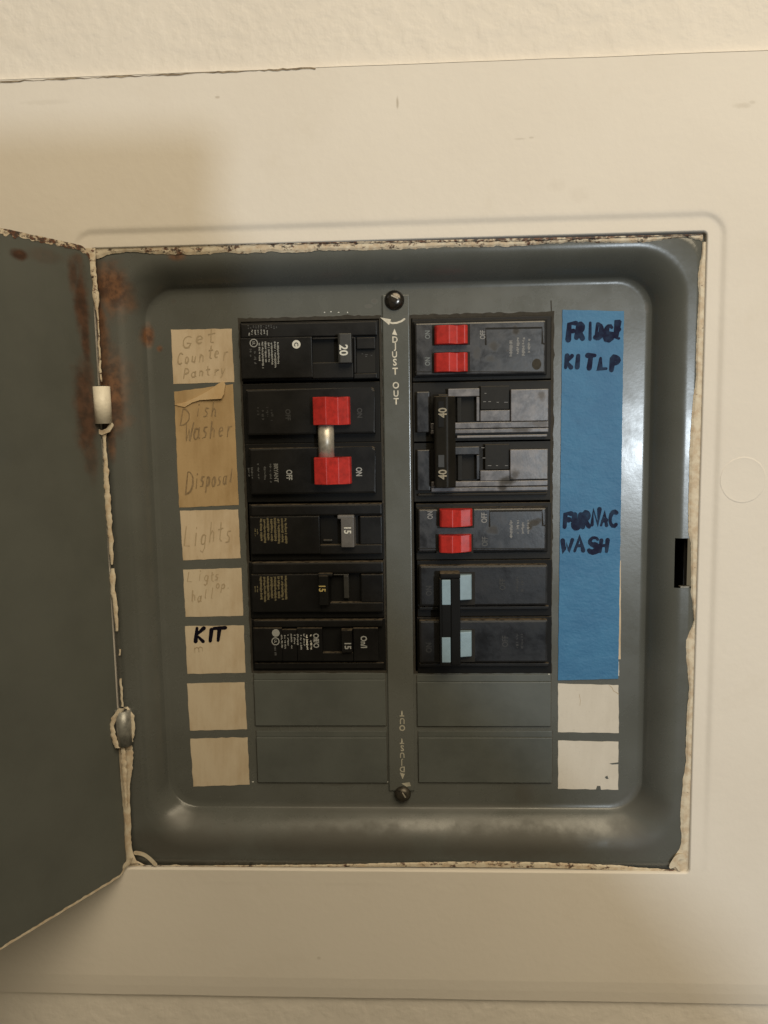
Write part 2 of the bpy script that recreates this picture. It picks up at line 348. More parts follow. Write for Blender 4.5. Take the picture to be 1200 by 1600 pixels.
# ------------------------------------------------------------------ the panel
panel = thing('electrical_panel', 'grey recessed breaker panel with its door open and cream painted cover plate', 'electrical panel')
OX0, OX1, OZ0, OZ1 = -122.6, 122.6, -237.0, 28.6       # door opening at h = 10
RIM = 10.0
def rrect(x0, x1, z0, z1, r, zs_right, nseg=8, nside=24):
    """rounded rectangle, counter-clockwise from lower right; equal point count for any size"""
    p = []
    zl, zh = z0 + r, z1 - r
    p += [(x1, zl)] + [(x1, z) for z in zs_right] + [(x1, zh)]
    p += [(x1 - r + r * math.cos(a), zh + r * math.sin(a)) for a in [math.pi / 2 * k / nseg for k in range(1, nseg)]]
    p += [(x1 - r + (x0 + 2 * r - x1 - 0 * r) * k / nside, z1) for k in range(nside + 1)]
    p += [(x0 + r + r * math.cos(a), zh + r * math.sin(a)) for a in [math.pi / 2 + math.pi / 2 * k / nseg for k in range(1, nseg)]]
    p += [(x0, zh + (zl - zh) * k / nside) for k in range(nside + 1)]
    p += [(x0 + r + r * math.cos(a), zl + r * math.sin(a)) for a in [math.pi + math.pi / 2 * k / nseg for k in range(1, nseg)]]
    p += [(x0 + r + (x1 - x0 - 2 * r) * k / nside, z0) for k in range(nside + 1)]
    p += [(x1 - r + r * math.cos(a), zl + r * math.sin(a)) for a in [1.5 * math.pi + math.pi / 2 * k / nseg for k in range(1, nseg)]]
    return p
_, sz1 = U(1070, 840, 8); _, sz0 = U(1070, 917, 8)
ZS = [z for z in [-192 + k * 15.2 for k in range(13)] if abs(z - sz0) > 5 and abs(z - sz1) > 5] + [sz0, sz1]; ZS.sort()
def wob(x, z, a=0.35): return a * noise.noise(Vector((x * .02, z * .02, 3.1)))
def make_pan():
    b = MB(); loops = []
    stages = []
    outer = (OX0, OX1, OZ0, OZ1, 2.0); ro = (-114.5, 117.6, -229.5, 26.2, 20.0); ri = (-105.5, 105.6, -214.5, 14.2, 13.5)
    def lerp(A, B, t): return tuple(a + (c - a) * t for a, c in zip(A, B))
    stages.append((outer, RIM - 1.5)); stages.append((outer, RIM)); stages.append((lerp(outer, ro, .5), RIM)); stages.append((ro, RIM))
    N = 14
    for k in range(1, N + 1):
        t = 1 - (1 - k / N) ** 1.25                           # broad convex roll, then a short fillet into the flat floor
        h = RIM * (1 - t ** 2.0) if t < .94 else RIM * (1 - .94 ** 2) * ((1 - t) / .06) ** 1.6
        stages.append((lerp(ro, ri, t), h if k < N else 0.0))
    a, b_, c_, d_, r_ = ri
    stages.append(((a + 2.5, b_ - 2.5, c_ + 2.5, d_ - 2.5, r_ - 1.2), 0.0))
    for (x0, x1, z0, z1, r), h in stages:
        pts = rrect(x0, x1, z0, z1, r, ZS)
        loops.append([b.bm.verts.new((x * S, -(h + wob(x, z) * min(1, max(0, h) / 6)) * S, z * S)) for x, z in pts])
    n = len(loops[0]); i0 = 1 + ZS.index(sz0); i1 = 1 + ZS.index(sz1)
    for k in range(len(loops) - 1):
        for i in range(n):
            if i0 <= i < i1 and 1 <= k <= 5: continue          # the latch slot is a real hole in the rim
            f = b.bm.faces.new((loops[k][i], loops[k][(i + 1) % n], loops[k + 1][(i + 1) % n], loops[k + 1][i])); f.smooth = k > 0
    # floor with the two breaker openings
    edges = [b.bm.edges.get((loops[-1][i], loops[-1][(i + 1) % n])) for i in range(n)]
    for (a, c, d, e) in HOLES:
        rnd = random.Random(int(a * 7)); q = []
        def side(p0, p1, m):
            for k in range(m):
                t = k / m; j = 0 if k == 0 else .22
                q.append((p0[0] + (p1[0] - p0[0]) * t + rnd.uniform(-j, j), p0[1] + (p1[1] - p0[1]) * t + rnd.uniform(-j, j)))
        side((a, d), (c, d), 14); side((c, d), (c, e), 34); side((c, e), (a, e), 14); side((a, e), (a, d), 34)
        vs = [b.bm.verts.new((x * S, 0, z * S)) for x, z in q]; vd = [b.bm.verts.new((x * S, 1.6 * S, z * S)) for x, z in q]
        for i in range(len(vs)):
            j = (i + 1) % len(vs); b.bm.faces.new((vs[i], vs[j], vd[j], vd[i])); edges.append(b.bm.edges.get((vs[i], vs[j])))
    bmesh.ops.triangle_fill(b.bm, edges=edges, use_beauty=True)
    return b.build('deadfront', M_PAN, panel)
def hole(u0, v0, u1, v1): x0, x1, z0, z1 = RECT(u0, v0, u1, v1, 0); return (x0, x1, z0, z1)
HL = (U(374, 500)[0] - .0, U(594, 500)[0], U(500, 1049)[1], U(500, 498)[1]); HR = (U(643, 700)[0], U(862, 700)[0], U(750, 1050)[1], U(750, 493)[1])
HOLES = [HL, HR]
make_pan()
# bare edge of the latch slot, chipped and slightly bent
for (u0, v0, u1, v1, h1) in ((1063, 916.5, 1080, 920, 8.9), (1064, 837.5, 1081, 840, 9.2)):
    b = MB(); b.px(u0, v0, u1, v1, h1 - 2.5, h1, .25); b.build('slot_edge', mat('bare_steel_edge', (.34, .335, .31), .35, .5, var=.5, vscale=500), panel)
# box behind the deadfront, dark inside
b = MB(); b.box(-121, 121, -235, 27, -92, -90)
b.box(-121, -119.5, -235, 27, -90, 8); b.box(119.5, 121, -235, 27, -90, 5.5); b.box(-119.5, 119.5, 25.5, 27, -90, 8); b.box(-119.5, 119.5, -235, -233.5, -90, 8)
b.build('back_box', M_VOID, panel)
# black lining right behind the breakers
# cover plate with the stamped step round the opening
def make_cover():
    b = MB(); ex = 0.15
    CX, CZ0, CZ1 = 300, -298.5, 95.0
    def rr(o, r): return rrect(OX0 - o, OX1 + o, OZ0 - o, OZ1 + o, r, ZS)
    loops = []
    for o, r, h in ((0.5, 1.5, 8.0), (0.6, 1.6, 10.6), (1.0, 2.0, 11.3), (1.25, 2.2, 11.33), (1.6, 2.6, 11.33), (3.2, 4.0, 11.35), (5.2, 6.0, 11.25), (6.0, 7, 11.3), (6.8, 8, 11.5), (7.6, 9, 11.85), (8.4, 10, 12.0), (9.4, 11, 12.03), (12, 13, 12.0)):
        loops.append([b.bm.verts.new((x * S, -((h if h < 11.2 else 12.0 - (12.0 - h) * min(1, max(0, (z + 236) / 25))) + (wob(x, z, .12) if h < 11.8 else 0)) * S, z * S)) for x, z in rr(o, r)])
    n = len(loops[0])
    for k in range(len(loops) - 1):
        for i in range(n):
            f = b.bm.faces.new((loops[k][i], loops[k][(i + 1) % n], loops[k + 1][(i + 1) % n], loops[k + 1][i])); f.smooth = True
    edges = [b.bm.edges.get((loops[-1][i], loops[-1][(i + 1) % n])) for i in range(n)]
    rim = []
    def edge_pts():
        P = []
        N = 60
        for k in range(N): P.append((-CX + 2 * CX * k / N, CZ0))
        P.append((CX, CZ0))
        for k in range(N + 1): P.append((CX - 2 * CX * k / N, CZ1))
        return P
    P = edge_pts()
    def wv(x, z): return z + .25 * noise.noise(Vector((x * .03, z, 0)))
    a = [b.bm.verts.new((x * S, -12.0 * S, (wv(x, z) + (9.5 if z < 0 else 0)) * S)) for x, z in P]
    c = [b.bm.verts.new((x * S, -(11.6 if z > 0 else 11.1) * S, (wv(x, z) + (.45 if z > 0 else -.45)) * S)) for x, z in P]
    mid = [b.bm.verts.new((x * S, -(12.0 if z > 0 else 11.66) * S, (wv(x, z) + (4.6 if z < 0 else -.15)) * S)) for x, z in P]
    d = [b.bm.verts.new((x * S, -(WALL_H - .6) * S, (wv(x, z) + (.5 if z > 0 else -.5)) * S)) for x, z in P]
    m = len(P)
    for i in range(m):
        j = (i + 1) % m; edges.append(b.bm.edges.get((a[i], a[j])) or b.bm.edges.new((a[i], a[j])))
        b.bm.faces.new((a[i], a[j], mid[j], mid[i])); b.bm.faces.new((mid[i], mid[j], c[j], c[i])); b.bm.faces.new((c[i], c[j], d[j], d[i]))
    bmesh.ops.triangle_fill(b.bm, edges=edges, use_beauty=True)
    return b.build('cover_plate', M_COVER, panel)
make_cover()
# crack in the paint along the top joint
b = MB(); rnd = random.Random(5)
pts = []
for k in range(70):
    u = -5 + 497 * k / 69; v = 128 - 21.5 * k / 69 + rnd.uniform(-.9, .9); pts.append(U(u, v, 12.1))
b.ribbon(pts, lambda t: PXMM * (1.6 + 1.1 * math.sin(t * 37) + (1.6 if t > .93 else 0)), 12.12, .02)
b.build('joint_crack', mat('crack_dirt', (0.16, 0.12, 0.08), .8, var=.5, vscale=300, var_col=(.38, .31, .22)), panel)
# painted-over cover screw at the right
cx, cz = U(1161, 750, 12); b = MB()
N = 40; prof = ((9.2, 12.0), (8.95, 12.14), (8.6, 12.1), (8.1, 12.06), (4, 12.1))
lp = [[b.bm.verts.new(((cx + r * math.cos(2 * math.pi * i / N) * (1 + (.02 * math.sin(3 * i)))) * S, -h * S, (cz + r * 1.02 * math.sin(2 * math.pi * i / N)) * S)) for i in range(N)] for r, h in prof]
for k in range(len(lp) - 1):
    for i in range(N): b.bm.faces.new((lp[k][i], lp[k][(i + 1) % N], lp[k + 1][(i + 1) % N], lp[k + 1][i])).smooth = True
b.bm.faces.new(lp[-1]); b.build('cover_screw', M_COVER, panel)
for (a, c, d, e) in HOLES:
    b = MB(); rnd = random.Random(int(a)); P = []
    for p0, p1 in (((a, d), (c, d)), ((c, d), (c, e)), ((c, e), (a, e)), ((a, e), (a, d))):
        n = int(math.hypot(p1[0] - p0[0], p1[1] - p0[1]) / 1.5)
        P += [((p0[0] + (p1[0] - p0[0]) * k / n), (p0[1] + (p1[1] - p0[1]) * k / n)) for k in range(n)]
    mx, mz = (a + c) / 2, (d + e) / 2; va = []; vb = []
    for x, z in P:
        k = .35 + .75 * abs(noise.noise(Vector((x * .22, z * .22, 2)))) + rnd.uniform(0, .18); top = 1.6 if z > e - 3 else 1
        sx = (1 if x > mx else -1) if min(abs(x - a), abs(x - c)) < .6 else 0; sz = (1 if z > mz else -1) if min(abs(z - d), abs(z - e)) < .6 else 0
        va.append(b.bm.verts.new(((x - sx * .5) * S, -.03 * S, (z - sz * .5) * S))); vb.append(b.bm.verts.new(((x + sx * k) * S, -.07 * S, (z + sz * k * top) * S)))
    for i in range(len(P)): j = (i + 1) % len(P); b.bm.faces.new((va[i], va[j], vb[j], vb[i]))
    b.build('grime_line', M_DIRT, panel)
# ------- ragged old paint on the rim
def strip(name, outer, inner, h, m, n=220, amp=1.2, seed=0, close=0.0):
    """film of paint between two measured lines, its inner edge ragged"""
    def sample(L, t):
        s = t * (len(L) - 1); i = min(int(s), len(L) - 2); f = s - i
        return L[i][0] + (L[i + 1][0] - L[i][0]) * f, L[i][1] + (L[i + 1][1] - L[i][1]) * f
    b = MB(); rows = []
    K = 4
    for k in range(n + 1):
        t = k / n; a = sample(outer, t); c = sample(inner, t)
        j = noise.noise(Vector((t * n * .16, seed, 0))) * amp + noise.noise(Vector((t * n * .5, seed + 4, 0))) * amp * .5
        d = Vector((c[0] - a[0], c[1] - a[1])); l = d.length or 1; d = d / l
        c = (c[0] + d.x * j, c[1] + d.y * j)
        row = []
        for q in range(K + 1):
            s = q / K; u, v = a[0] + (c[0] - a[0]) * s, a[1] + (c[1] - a[1]) * s
            hh = h + (.14 if q < K else -.25) + .12 * noise.noise(Vector((u * .12, v * .12, seed)))
            x, z = U(u, v, h); row.append(b.bm.verts.new((x * S, -hh * S, z * S)))
        rows.append(row)
    for k in range(n):
        for q in range(K): b.bm.faces.new((rows[k][q], rows[k + 1][q], rows[k + 1][q + 1], rows[k][q + 1])).smooth = q < K - 1
    return b.build(name, m, panel)
def poly_sample(L, us, axis):
    out = []
    for u in us:
        for (a, c) in zip(L, L[1:]):
            if a[axis] <= u <= c[axis]:
                f = (u - a[axis]) / (c[axis] - a[axis]); o = a[1 - axis] + (c[1 - axis] - a[1 - axis]) * f
                out.append((u, o) if axis == 0 else (o, u)); break
    return out
topi = [(150, 404), (175, 396), (200, 393), (225, 395), (250, 397), (300, 398), (330, 396), (360, 393), (372, 397), (420, 393), (465, 395), (500, 391), (560, 391), (640, 389), (700, 386), (800, 385), (850, 381), (900, 378), (960, 379), (1000, 379), (1040, 374), (1062, 370), (1085, 373), (1098, 376)]
us = [150 + 948 * k / 60 for k in range(61)]
topo = [(150, 383), (600, 377), (1098, 366)]
strip('paint_flakes', poly_sample(topo, us, 0), poly_sample(topi, us, 0), 10.4, M_FLAKE, 420, 2.2, 1)
crust = [(150, 386), (600, 379.5), (830, 377), (1098, 367)]
strip('paint_flakes', poly_sample(topo, us, 0), poly_sample(crust, us, 0), 10.75, M_CRUST, 420, 2.0, 2)
righti = [(1098, 378), (1097, 395), (1094, 410), (1091, 430), (1092, 470), (1090, 500), (1088, 540), (1088, 590), (1083, 625), (1080, 665), (1078, 700), (1077, 740), (1076, 790), (1076, 838), (1080, 845), (1080, 915), (1081, 940), (1084, 955), (1084, 975), (1079, 985), (1072, 1000), (1073, 1030), (1074, 1045), (1076, 1060), (1077, 1080), (1074, 1110), (1072, 1150), (1072, 1190), (1068, 1215), (1066, 1240), (1063, 1262), (1064, 1290), (1065, 1320), (1058, 1335), (1047, 1347), (1046, 1355), (1056, 1361)]
vs_ = [378 + 983 * k / 90 for k in range(91)]
righto = [(1103, 378), (1094, 700), (1087, 1000), (1082, 1361)]
strip('paint_edge', poly_sample(righto, vs_, 1), poly_sample(righti, vs_, 1), 10.4, M_FLAKE2, 420, 1.3, 3)
boti = [(200, 1342), (215, 1346), (230, 1354), (260, 1352), (300, 1353), (400, 1352), (520, 1351), (640, 1348), (760, 1346), (860, 1348), (960, 1352), (1000, 1356), (1060, 1360)]
boto = [(200, 1353), (400, 1354), (640, 1354), (860, 1356), (1060, 1362)]
us = [200 + 860 * k / 60 for k in range(61)]
strip('paint_edge', poly_sample(boto, us, 0), poly_sample(boti, us, 0), 10.4, M_FLAKE, 400, 1.5, 6)
# lumps of paint caught in the lower corners
for (u0, v0, u1, v1, wd) in ((212, 1332, 243, 1350, 7), (1050, 1352, 1066, 1338, 9), (1048, 1354, 1062, 1358, 6), (208, 1345, 180, 1372, 7)):
    pts = [U(u0 + (u1 - u0) * t / 8, v0 + (v1 - v0) * t / 8 - 5 * math.sin(math.pi * t / 8), 11) for t in range(9)]
    b = MB(); b.ribbon(pts, wd * PXMM, 11.2, .1); b.build('paint_lump', M_FLAKE2, panel)
# ------- hinge side
def hinge_strand(name, pts, m, h=11.5):
    b = MB(); N = len(pts); rings = []
    for k, (u, v, wpx) in enumerate(pts):
        x, z = U(u, v, h); r = max(.18, wpx * PXMM / 2); jx = random.uniform(-.12, .12) * (1 if wpx < 10 else .3)
        rings.append([b.bm.verts.new(((x + jx + r * math.cos(a)) * S, (-h - min(r, 1.5) * math.sin(a) * .45) * S, z * S)) for a in [math.pi * q / 6 for q in range(7)]])
    for k in range(N - 1):
        for q in range(6): b.bm.faces.new((rings[k][q], rings[k + 1][q], rings[k + 1][q + 1], rings[k][q + 1])).smooth = True
    return b.build(name, m, panel)
def densify(L, step=5):
    out = []
    for a, c in zip(L, L[1:]):
        n = max(1, int(abs(c[1] - a[1]) / step))
        for k in range(n):
            f = k / n; out.append((a[0] + (c[0] - a[0]) * f + random.uniform(-.6, .6), a[1] + (c[1] - a[1]) * f, max(1.2, (a[2] + (c[2] - a[2]) * f) * (random.uniform(.75, 1.2) if a[2] < 10 else random.uniform(.95, 1.06)))))
    out.append(L[-1]); return out
hinge_strand('hinge_paint', densify([(139, 388, 20), (142, 405, 15), (145, 430, 11), (148, 440, 7), (149, 458, 11), (151, 476, 8), (152, 488, 3), (154, 510, 2), (155, 540, 3), (156, 575, 3.5), (158, 596, 3)]), M_FLAKE)
hinge_strand('hinge_paint', densify([(160, 672, 15), (163, 682, 6), (165, 715, 6), (166, 745, 9), (168, 780, 9), (171, 820, 8), (174, 860, 7), (175, 882, 3)]), M_FLAKE2)
hinge_strand('hinge_paint', densify([(176, 888, 5), (176, 903, 9), (176, 922, 8), (179, 935, 7), (181, 955, 7), (183, 986, 4)]), M_FLAKE2)
hinge_strand('hinge_paint', densify([(187, 1014, 3), (187, 1024, 3)]), M_FLAKE2)
hinge_strand('hinge_paint', densify([(188, 1060, 3), (190, 1080, 4), (191, 1104, 4)]), M_FLAKE2)
hinge_strand('hinge_paint', densify([(194, 1160, 26), (195, 1180, 27), (195, 1200, 25), (195, 1220, 18), (197, 1245, 13), (199, 1280, 11), (200, 1320, 11), (203, 1338, 13), (206, 1348, 20)], 4), M_FLAKE2)
hinge_strand('hinge_paint', densify([(191, 1106, 12), (178, 1122, 8), (175, 1135, 7), (177, 1150, 8), (184, 1168, 10)], 3), M_FLAKE2, 15)
hinge_strand('hinge_paint', densify([(196, 1104, 8), (206, 1118, 7), (208, 1135, 7), (205, 1152, 8), (200, 1170, 10)], 3), M_FLAKE2, 12)
hinge_strand('hinge_paint', densify([(204, 1340, 9), (197, 1352, 9), (186, 1364, 7), (172, 1378, 5), (160, 1386, 3)], 3), M_FLAKE2, 13)
hinge_strand('hinge_paint', densify([(192, 1166, 6), (193, 1190, 9), (195, 1220, 6), (197, 1260, 3)], 3), M_FLAKE2, 14)
def knuckle(u0, v0, u1, v1, rpx, m):
    (xa, za), (xb, zb) = U(u0, v0, 13), U(u1, v1, 13); r = rpx * PXMM
    b = MB(); b.cyl((xa, -12.2, za), (xb, -12.2, zb), r, 28)
    o = b.build('hinge_knuckle', m, panel)
    c = MB(); d = Vector((xb - xa, 0, zb - za)).normalized()
    c.cyl((xa - d.x * .4, -12.2, za - d.z * .4), (xa + d.x, -12.2, za + d.z), r * .55, 18); c.build('pin', M_VOID, o)
knuckle(157, 604, 161, 662, 12.5, M_HINGEWH); knuckle(191, 1110, 194, 1164, 12.5, M_HINGEGREY)
b = MB()
for pts in ([(147, 664), (150, 672), (160, 676), (170, 672), (175, 664)],): b.ribbon([U(u, v, 12) for u, v in pts], 7 * PXMM, 12.5, .1)
b.build('paint_lump', M_FLAKE2, panel)
# ------- door, swung open towards the camera
ANG = math.radians(240.0); HX, HH = -122.4, 11.0
dirx = Vector((math.cos(ANG), math.sin(ANG), 0)); dirn = Vector((-math.sin(ANG), math.cos(ANG), 0))
def D(u, v):
    d = RC @ Vector(((u - 600) / F_PX, 1.0, -(v - 800) / F_PX)); o = Vector(CAM); p0 = Vector((HX, -HH, 0))
    t = (p0 - o).dot(dirn) / d.dot(dirn); p = o + d * t; return (p - p0).dot(dirx), p.z
door_rust = []
for u, v, a, e, s in ((30, 398, 3.5, 2.2, 1), (115, 430, 3, 8, .8), (127, 470, 4, 16, .95), (133, 520, 2.5, 16, .9), (134, 640, 6, 22, .9), (136, 600, 4, 12, .8), (140, 700, 4, 16, .6), (70, 400, 8, 3, .3), (120, 405, 3, 3, .6)):
    x, z = D(u, v); door_rust.append((x, z, a, e, s))
M_DOOR = mat('door_grey_enamel', (0.100, 0.108, 0.099), .42, var=.2, vscale=18, rvar=.15, bump_h=.03, bscale=420, spots=door_rust, spot_col=(0.042, 0.019, 0.010), nscale=70)
def door_mesh():
    b = MB(); W = 232.0; T = 1.4
    ztop, zbot = 29.3, -239.5
    N = 80
    cols = []
    for k in range(N + 1):
        x = W * k / N; e = 1.0
        r = 4.0 * max(0, 1 - x / 5.0) ** 2
        zt = ztop - r + .25 * noise.noise(Vector((x * .25, 0, 1))); zb = zbot + r + .25 * noise.noise(Vector((x * .25, 0, 9)))
        hx = 0.9 + (1.6 if False else 0)
        cols.append([(x + .8, 0.0, zt), (x + .8, -T, zt + .2), (x + .8, -T, zb - .2), (x + .8, 0.0, zb)] )
    vs = [[b.bm.verts.new(Vector(p) * S) for p in c] for c in cols]
    for k in range(N):
        for q in range(4): b.bm.faces.new((vs[k][q], vs[k][(q + 1) % 4], vs[k + 1][(q + 1) % 4], vs[k + 1][q]))
    b.bm.faces.new(vs[0]); b.bm.faces.new(list(reversed(vs[-1])))
    o = b.build('door', M_DOOR, panel)
    o.location = Vector((HX, -HH, 0)) * S; o.rotation_euler = (0, 0, ANG)
    # hem of old cream paint on the top and bottom edges
    for (z0, sgn, lo, nm, hm) in ((ztop, 1, 1.7, M_CRUST, 1), (zbot, -1, .5, M_FLAKE2, 2)):
        c = MB(); prev = None
        for k in range(N * 4 + 1):
            x = .8 + W * k / (N * 4); r = 4.0 * max(0, 1 - (x - .8) / 5.0) ** 2
            zz = z0 - sgn * r + .25 * noise.noise(Vector(((x - .8) * .25, 0, 1 if sgn > 0 else 9)))
            dp = lo * (.9 + .9 * noise.noise(Vector((x * .55, hm, 0)))) + .15
            row = [c.bm.verts.new(Vector(p) * S) for p in ((x, -1.6, zz + sgn * .45), (x, .12, zz + sgn * .45), (x, .14, zz - sgn * max(.05, dp)))]
            if prev:
                for q in range(2): c.bm.faces.new((prev[q], row[q], row[q + 1], prev[q + 1]))
            prev = row
        bmesh.ops.recalc_face_normals(c.bm, faces=c.bm.faces)
        me = bpy.data.meshes.new('edge_paint'); c.bm.to_mesh(me); c.bm.free(); me.materials.append(nm)
        oo = bpy.data.objects.new('edge_paint', me); COL.objects.link(oo); oo.parent = o
    return o
door_mesh()
# ------- centre strip, its two screws and lettering
b = MB(); x0, _ = U(596, 480, 1); x0b, _ = U(606, 1230, 1); x1, _ = U(640, 480, 1); x1b, _ = U(651, 1230, 1); zt = U(620, 460, 1)[1]; zb = U(620, 1236, 1)[1]
b.prism([(x0b + .6, zb), (x1b - .9, zb), (x1 - .1, zt), (x0 + .3, zt)], -.5, 1.0, .5, 3); b.build('centre_strip', M_PAN, panel)
def screw(u, v, rpx, m, ang):
    x, z = U(u, v, 3); r = rpx * PXMM; b = MB(); N = 32
    prof = ((1.12, .9), (1.1, 1.3), (1.0, 1.9), (.85, 2.6), (.6, 3.05), (.3, 3.25))
    lp = [[b.bm.verts.new(((x + r * k * math.cos(2 * math.pi * i / N)) * S, -h * S, (z + r * k * math.sin(2 * math.pi * i / N)) * S)) for i in range(N)] for k, h in prof]
    for k in range(len(lp) - 1):
        for i in range(N): b.bm.faces.new((lp[k][i], lp[k][(i + 1) % N], lp[k + 1][(i + 1) % N], lp[k + 1][i])).smooth = True
    b.bm.faces.new(lp[-1]); o = b.build('screw', m, panel)
    c = MB(); ca, sa = math.cos(ang), math.sin(ang)
    rr = r * .82; hw = r * .13
    c.prism([(x + ca * p - sa * q, z + sa * p + ca * q) for p, q in ((-rr, -hw), (rr, -hw), (rr, hw), (-rr, hw))], 2.4, lambda X, Z: 3.32 if math.hypot(X - x, Z - z) < r * .5 else 2.95)
    c.build('slot', M_GROOVE, o)
    g = MB(); e = hw * 2.1
    g.ribbon([(x + ca * p - sa * e, z + sa * p + ca * e) for p in (-r * .42, 0, r * .3)], .55, 3.24, .05); g.build('slot_glint', M_STEEL, o)  # bright ribbon painted in as the glint beside the slot
screw(616, 468, 13.5, M_SCREW, math.radians(-25)); screw(629, 1244, 12, M_SCREWDULL, math.radians(-60))
b = MB()
pts = [U(602 + 30 * t / 8, 501 + 3.5 * math.sin(math.pi * t / 8) - 2.0 * t / 8, 1) for t in range(9)]
b.ribbon([U(u, v, 1) for u, v in ((607, 503), (613, 505), (620, 504.5), (627, 502), (632, 498.5))], 2.8 * PXMM, 1.0)
q = [U(u, v, 1) for u, v in ((594, 496), (611, 499), (608, 508))]
b.bm.faces.new([b.bm.verts.new((x * S, -1.09 * S, z * S)) for x, z in q])
b.build('turn_arrow', M_PRINTC, panel)
def letters_down(seq, m):
    for ch, u, v, cap, rot in seq:
        if ch == 'A':
            b = MB(); s = 1 if rot == 0 else -1
            q = [U(u, v - 5.5 * s, 1), U(u + 4.2 * s, v + 5.0 * s, 1), U(u - 3.8 * s, v + (3.4 if s > 0 else 3.0) * s, 1)]
            b.bm.faces.new([b.bm.verts.new((x * S, -1.06 * S, z * S)) for x, z in q]); b.build('lettering', m, panel)
        else: text(panel, ch, u, v, 1.0, cap, rot, m, sx=.92, offset=.0012 * 0)
letters_down((('A', 616.5, 519, 10, 0), ('D', 617.2, 530.5, 9, 0), ('J', 617, 542, 9, 0), ('U', 616.5, 554, 9, 0), ('S', 617, 566, 10, 0), ('T', 617.5, 580, 10, 0), ('O', 618.5, 602, 9.5, 0), ('U', 618.8, 615, 9, 0), ('T', 619, 627, 9.5, 0)), M_PRINTC)
M_PRINTC2 = mat('worn_cream_print', (0.46, 0.44, 0.37), .6, var=.3, vscale=600)
letters_down((('T', 628, 1115, 9.1, 180), ('U', 628.5, 1126.5, 9.1, 180), ('O', 628.5, 1137.5, 9.1, 180), ('T', 628, 1158, 8.6, 180), ('S', 628.5, 1169, 9.6, 180), ('U', 628.5, 1180, 8.6, 180), ('J', 628.5, 1191, 8.6, 180), ('D', 628.5, 1202, 9.1, 180), ('A', 629, 1212, 9.6, 180)), M_PRINTC2)
b = MB(); q = [U(u, v, 1) for u, v in ((627, 1224), (640, 1222), (642, 1228), (635, 1229))]; b.bm.faces.new([b.bm.verts.new((x * S, -1.1 * S, z * S)) for x, z in q]); b.build('turn_arrow', M_PRINTC2, panel)
b = MB(); b.ribbon([U(861, 470, .1), U(862, 494, .1)], 1.6 * PXMM, .06, .02); b.build('fold_line', M_DIRT, panel)
# ------- knock-out fillers for the unused spaces
for (a, c, d, e, v2) in ((399, 1052, 602, 1133, 1062), (403, 1142, 604, 1222, 1152), (653, 1054, 860, 1134, 1066), (655, 1142, 862, 1222, 1152)):
    b = MB(); b.px(a - 2.2, c, d + 1.4, e + 1.8, -.4, .06); o = b.build('filler_gap', mat('gap_dirt', (0.045, 0.040, 0.031), .8, var=.5, vscale=300, var_col=(.085, .08, .068)), panel)
    b = MB(); x0, x1, z0, z1 = RECT(a - 1.2, c + .6, d + .6, e + .6, .5); zm = U(500, v2, .5)[1]
    b.box(x0, x1, zm + .05, z1, -.3, .35, .2); b.box(x0, x1, z0, zm, -.3, .95, .35, 3)
    b.build('filler_plate', M_FILL, panel)
# fillers' little chips of bare metal, and stray specks on the enamel
rnd = random.Random(3)
for (u, v) in ((507, 488), (517, 487), (529, 488), (543, 488), (545, 1195), (395, 1222), (605, 1222), (612, 1275), (858, 1054)):
    x, z = U(u, v, .3); b = MB(); b.disc(x, z, rnd.uniform(.25, .5), .0, .12, n=7, rz=rnd.uniform(.18, .3)); b.build('bare_speck', mat('bare_speck', (.6, .6, .58), .5), panel)

# ------------------------------------------------------------------ breakers
GL_L, GL_R = 'circuit breakers in the left column', 'circuit breakers in the right column'
def rootat(name, label, u, v, grp):
    x, z = U(u, v, 0); return thing(name, label, 'circuit breaker', (x, 0, z), grp)
FACE = 3.6
def raised_case(r, ou, face, mat_=M_BLK, fh=FACE, corner=0):
    """case ledge + raised face plate with a chamfered, dusty upper edge"""
    b = MB(); b.px(*ou, -12, 0.2, .35); b.build('case', M_BLK2, r)
    c = MB(); x0, x1, z0, z1 = RECT(*face, fh)
    if corner:
        pts = [(x0, z0), (x1, z0)] + [(x1 - corner + corner * math.cos(a), z1 - corner + corner * math.sin(a)) for a in [math.pi / 2 * k / 5 for k in range(6)]] + [(x0, z1)]
        c.prism(pts, -2, fh, .9, 2)
    else: c.box(x0, x1, z0, z1, -2, fh, .9, 2)
    return c.build('face_plate', mat_, r)

# --- L1: single pole, 20
r = rootat('circuit_breaker', 'topmost black breaker in the left column with 20 on its handle', 482, 592, GL_L)
b = MB(); b.px(376, 502, 592, 594, -12, 0.2, .3); b.build('case', M_BLK2, r)
b = MB(); h = 2.6
b.px(376, 504, 589, 526, -2, h, .45); b.px(376, 527, 488, 591, -2, h - .15, .4); b.px(488, 566, 552, 591, -2, h - .2, .4); b.px(488, 527, 552, 530, -2, h - .4, .2); b.px(552.5, 527, 556, 583, -2, h + .1, .25); b.px(557, 527, 586, 545, -2, h - .3, .3); b.px(553, 583.5, 589, 591, -2, h - .3, .3)
b.build('face_plate', M_BLK, r)
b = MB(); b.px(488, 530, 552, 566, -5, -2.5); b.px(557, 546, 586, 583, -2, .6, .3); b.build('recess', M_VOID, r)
b = MB(); x0, x1, z0, z1 = RECT(528, 521, 549, 567, 6); b.profile([(x0 - .6, -2), (x0, 6.0), (x0 + .8, 6.4), (x1, 6.2), (x1 + .5, -2)], z0, z1, .3); o = b.build('handle', M_HANDLE, r)
text(o, '20', 537, 547, 6.42, 12, 'cw', M_PRINTW, 'rating', .95)
b = MB(); x, z = U(463, 538, h); b.disc(x, z, 1.75, h - .2, h + .02, n=24); b.build('approval_mark', M_PRINTW, r)
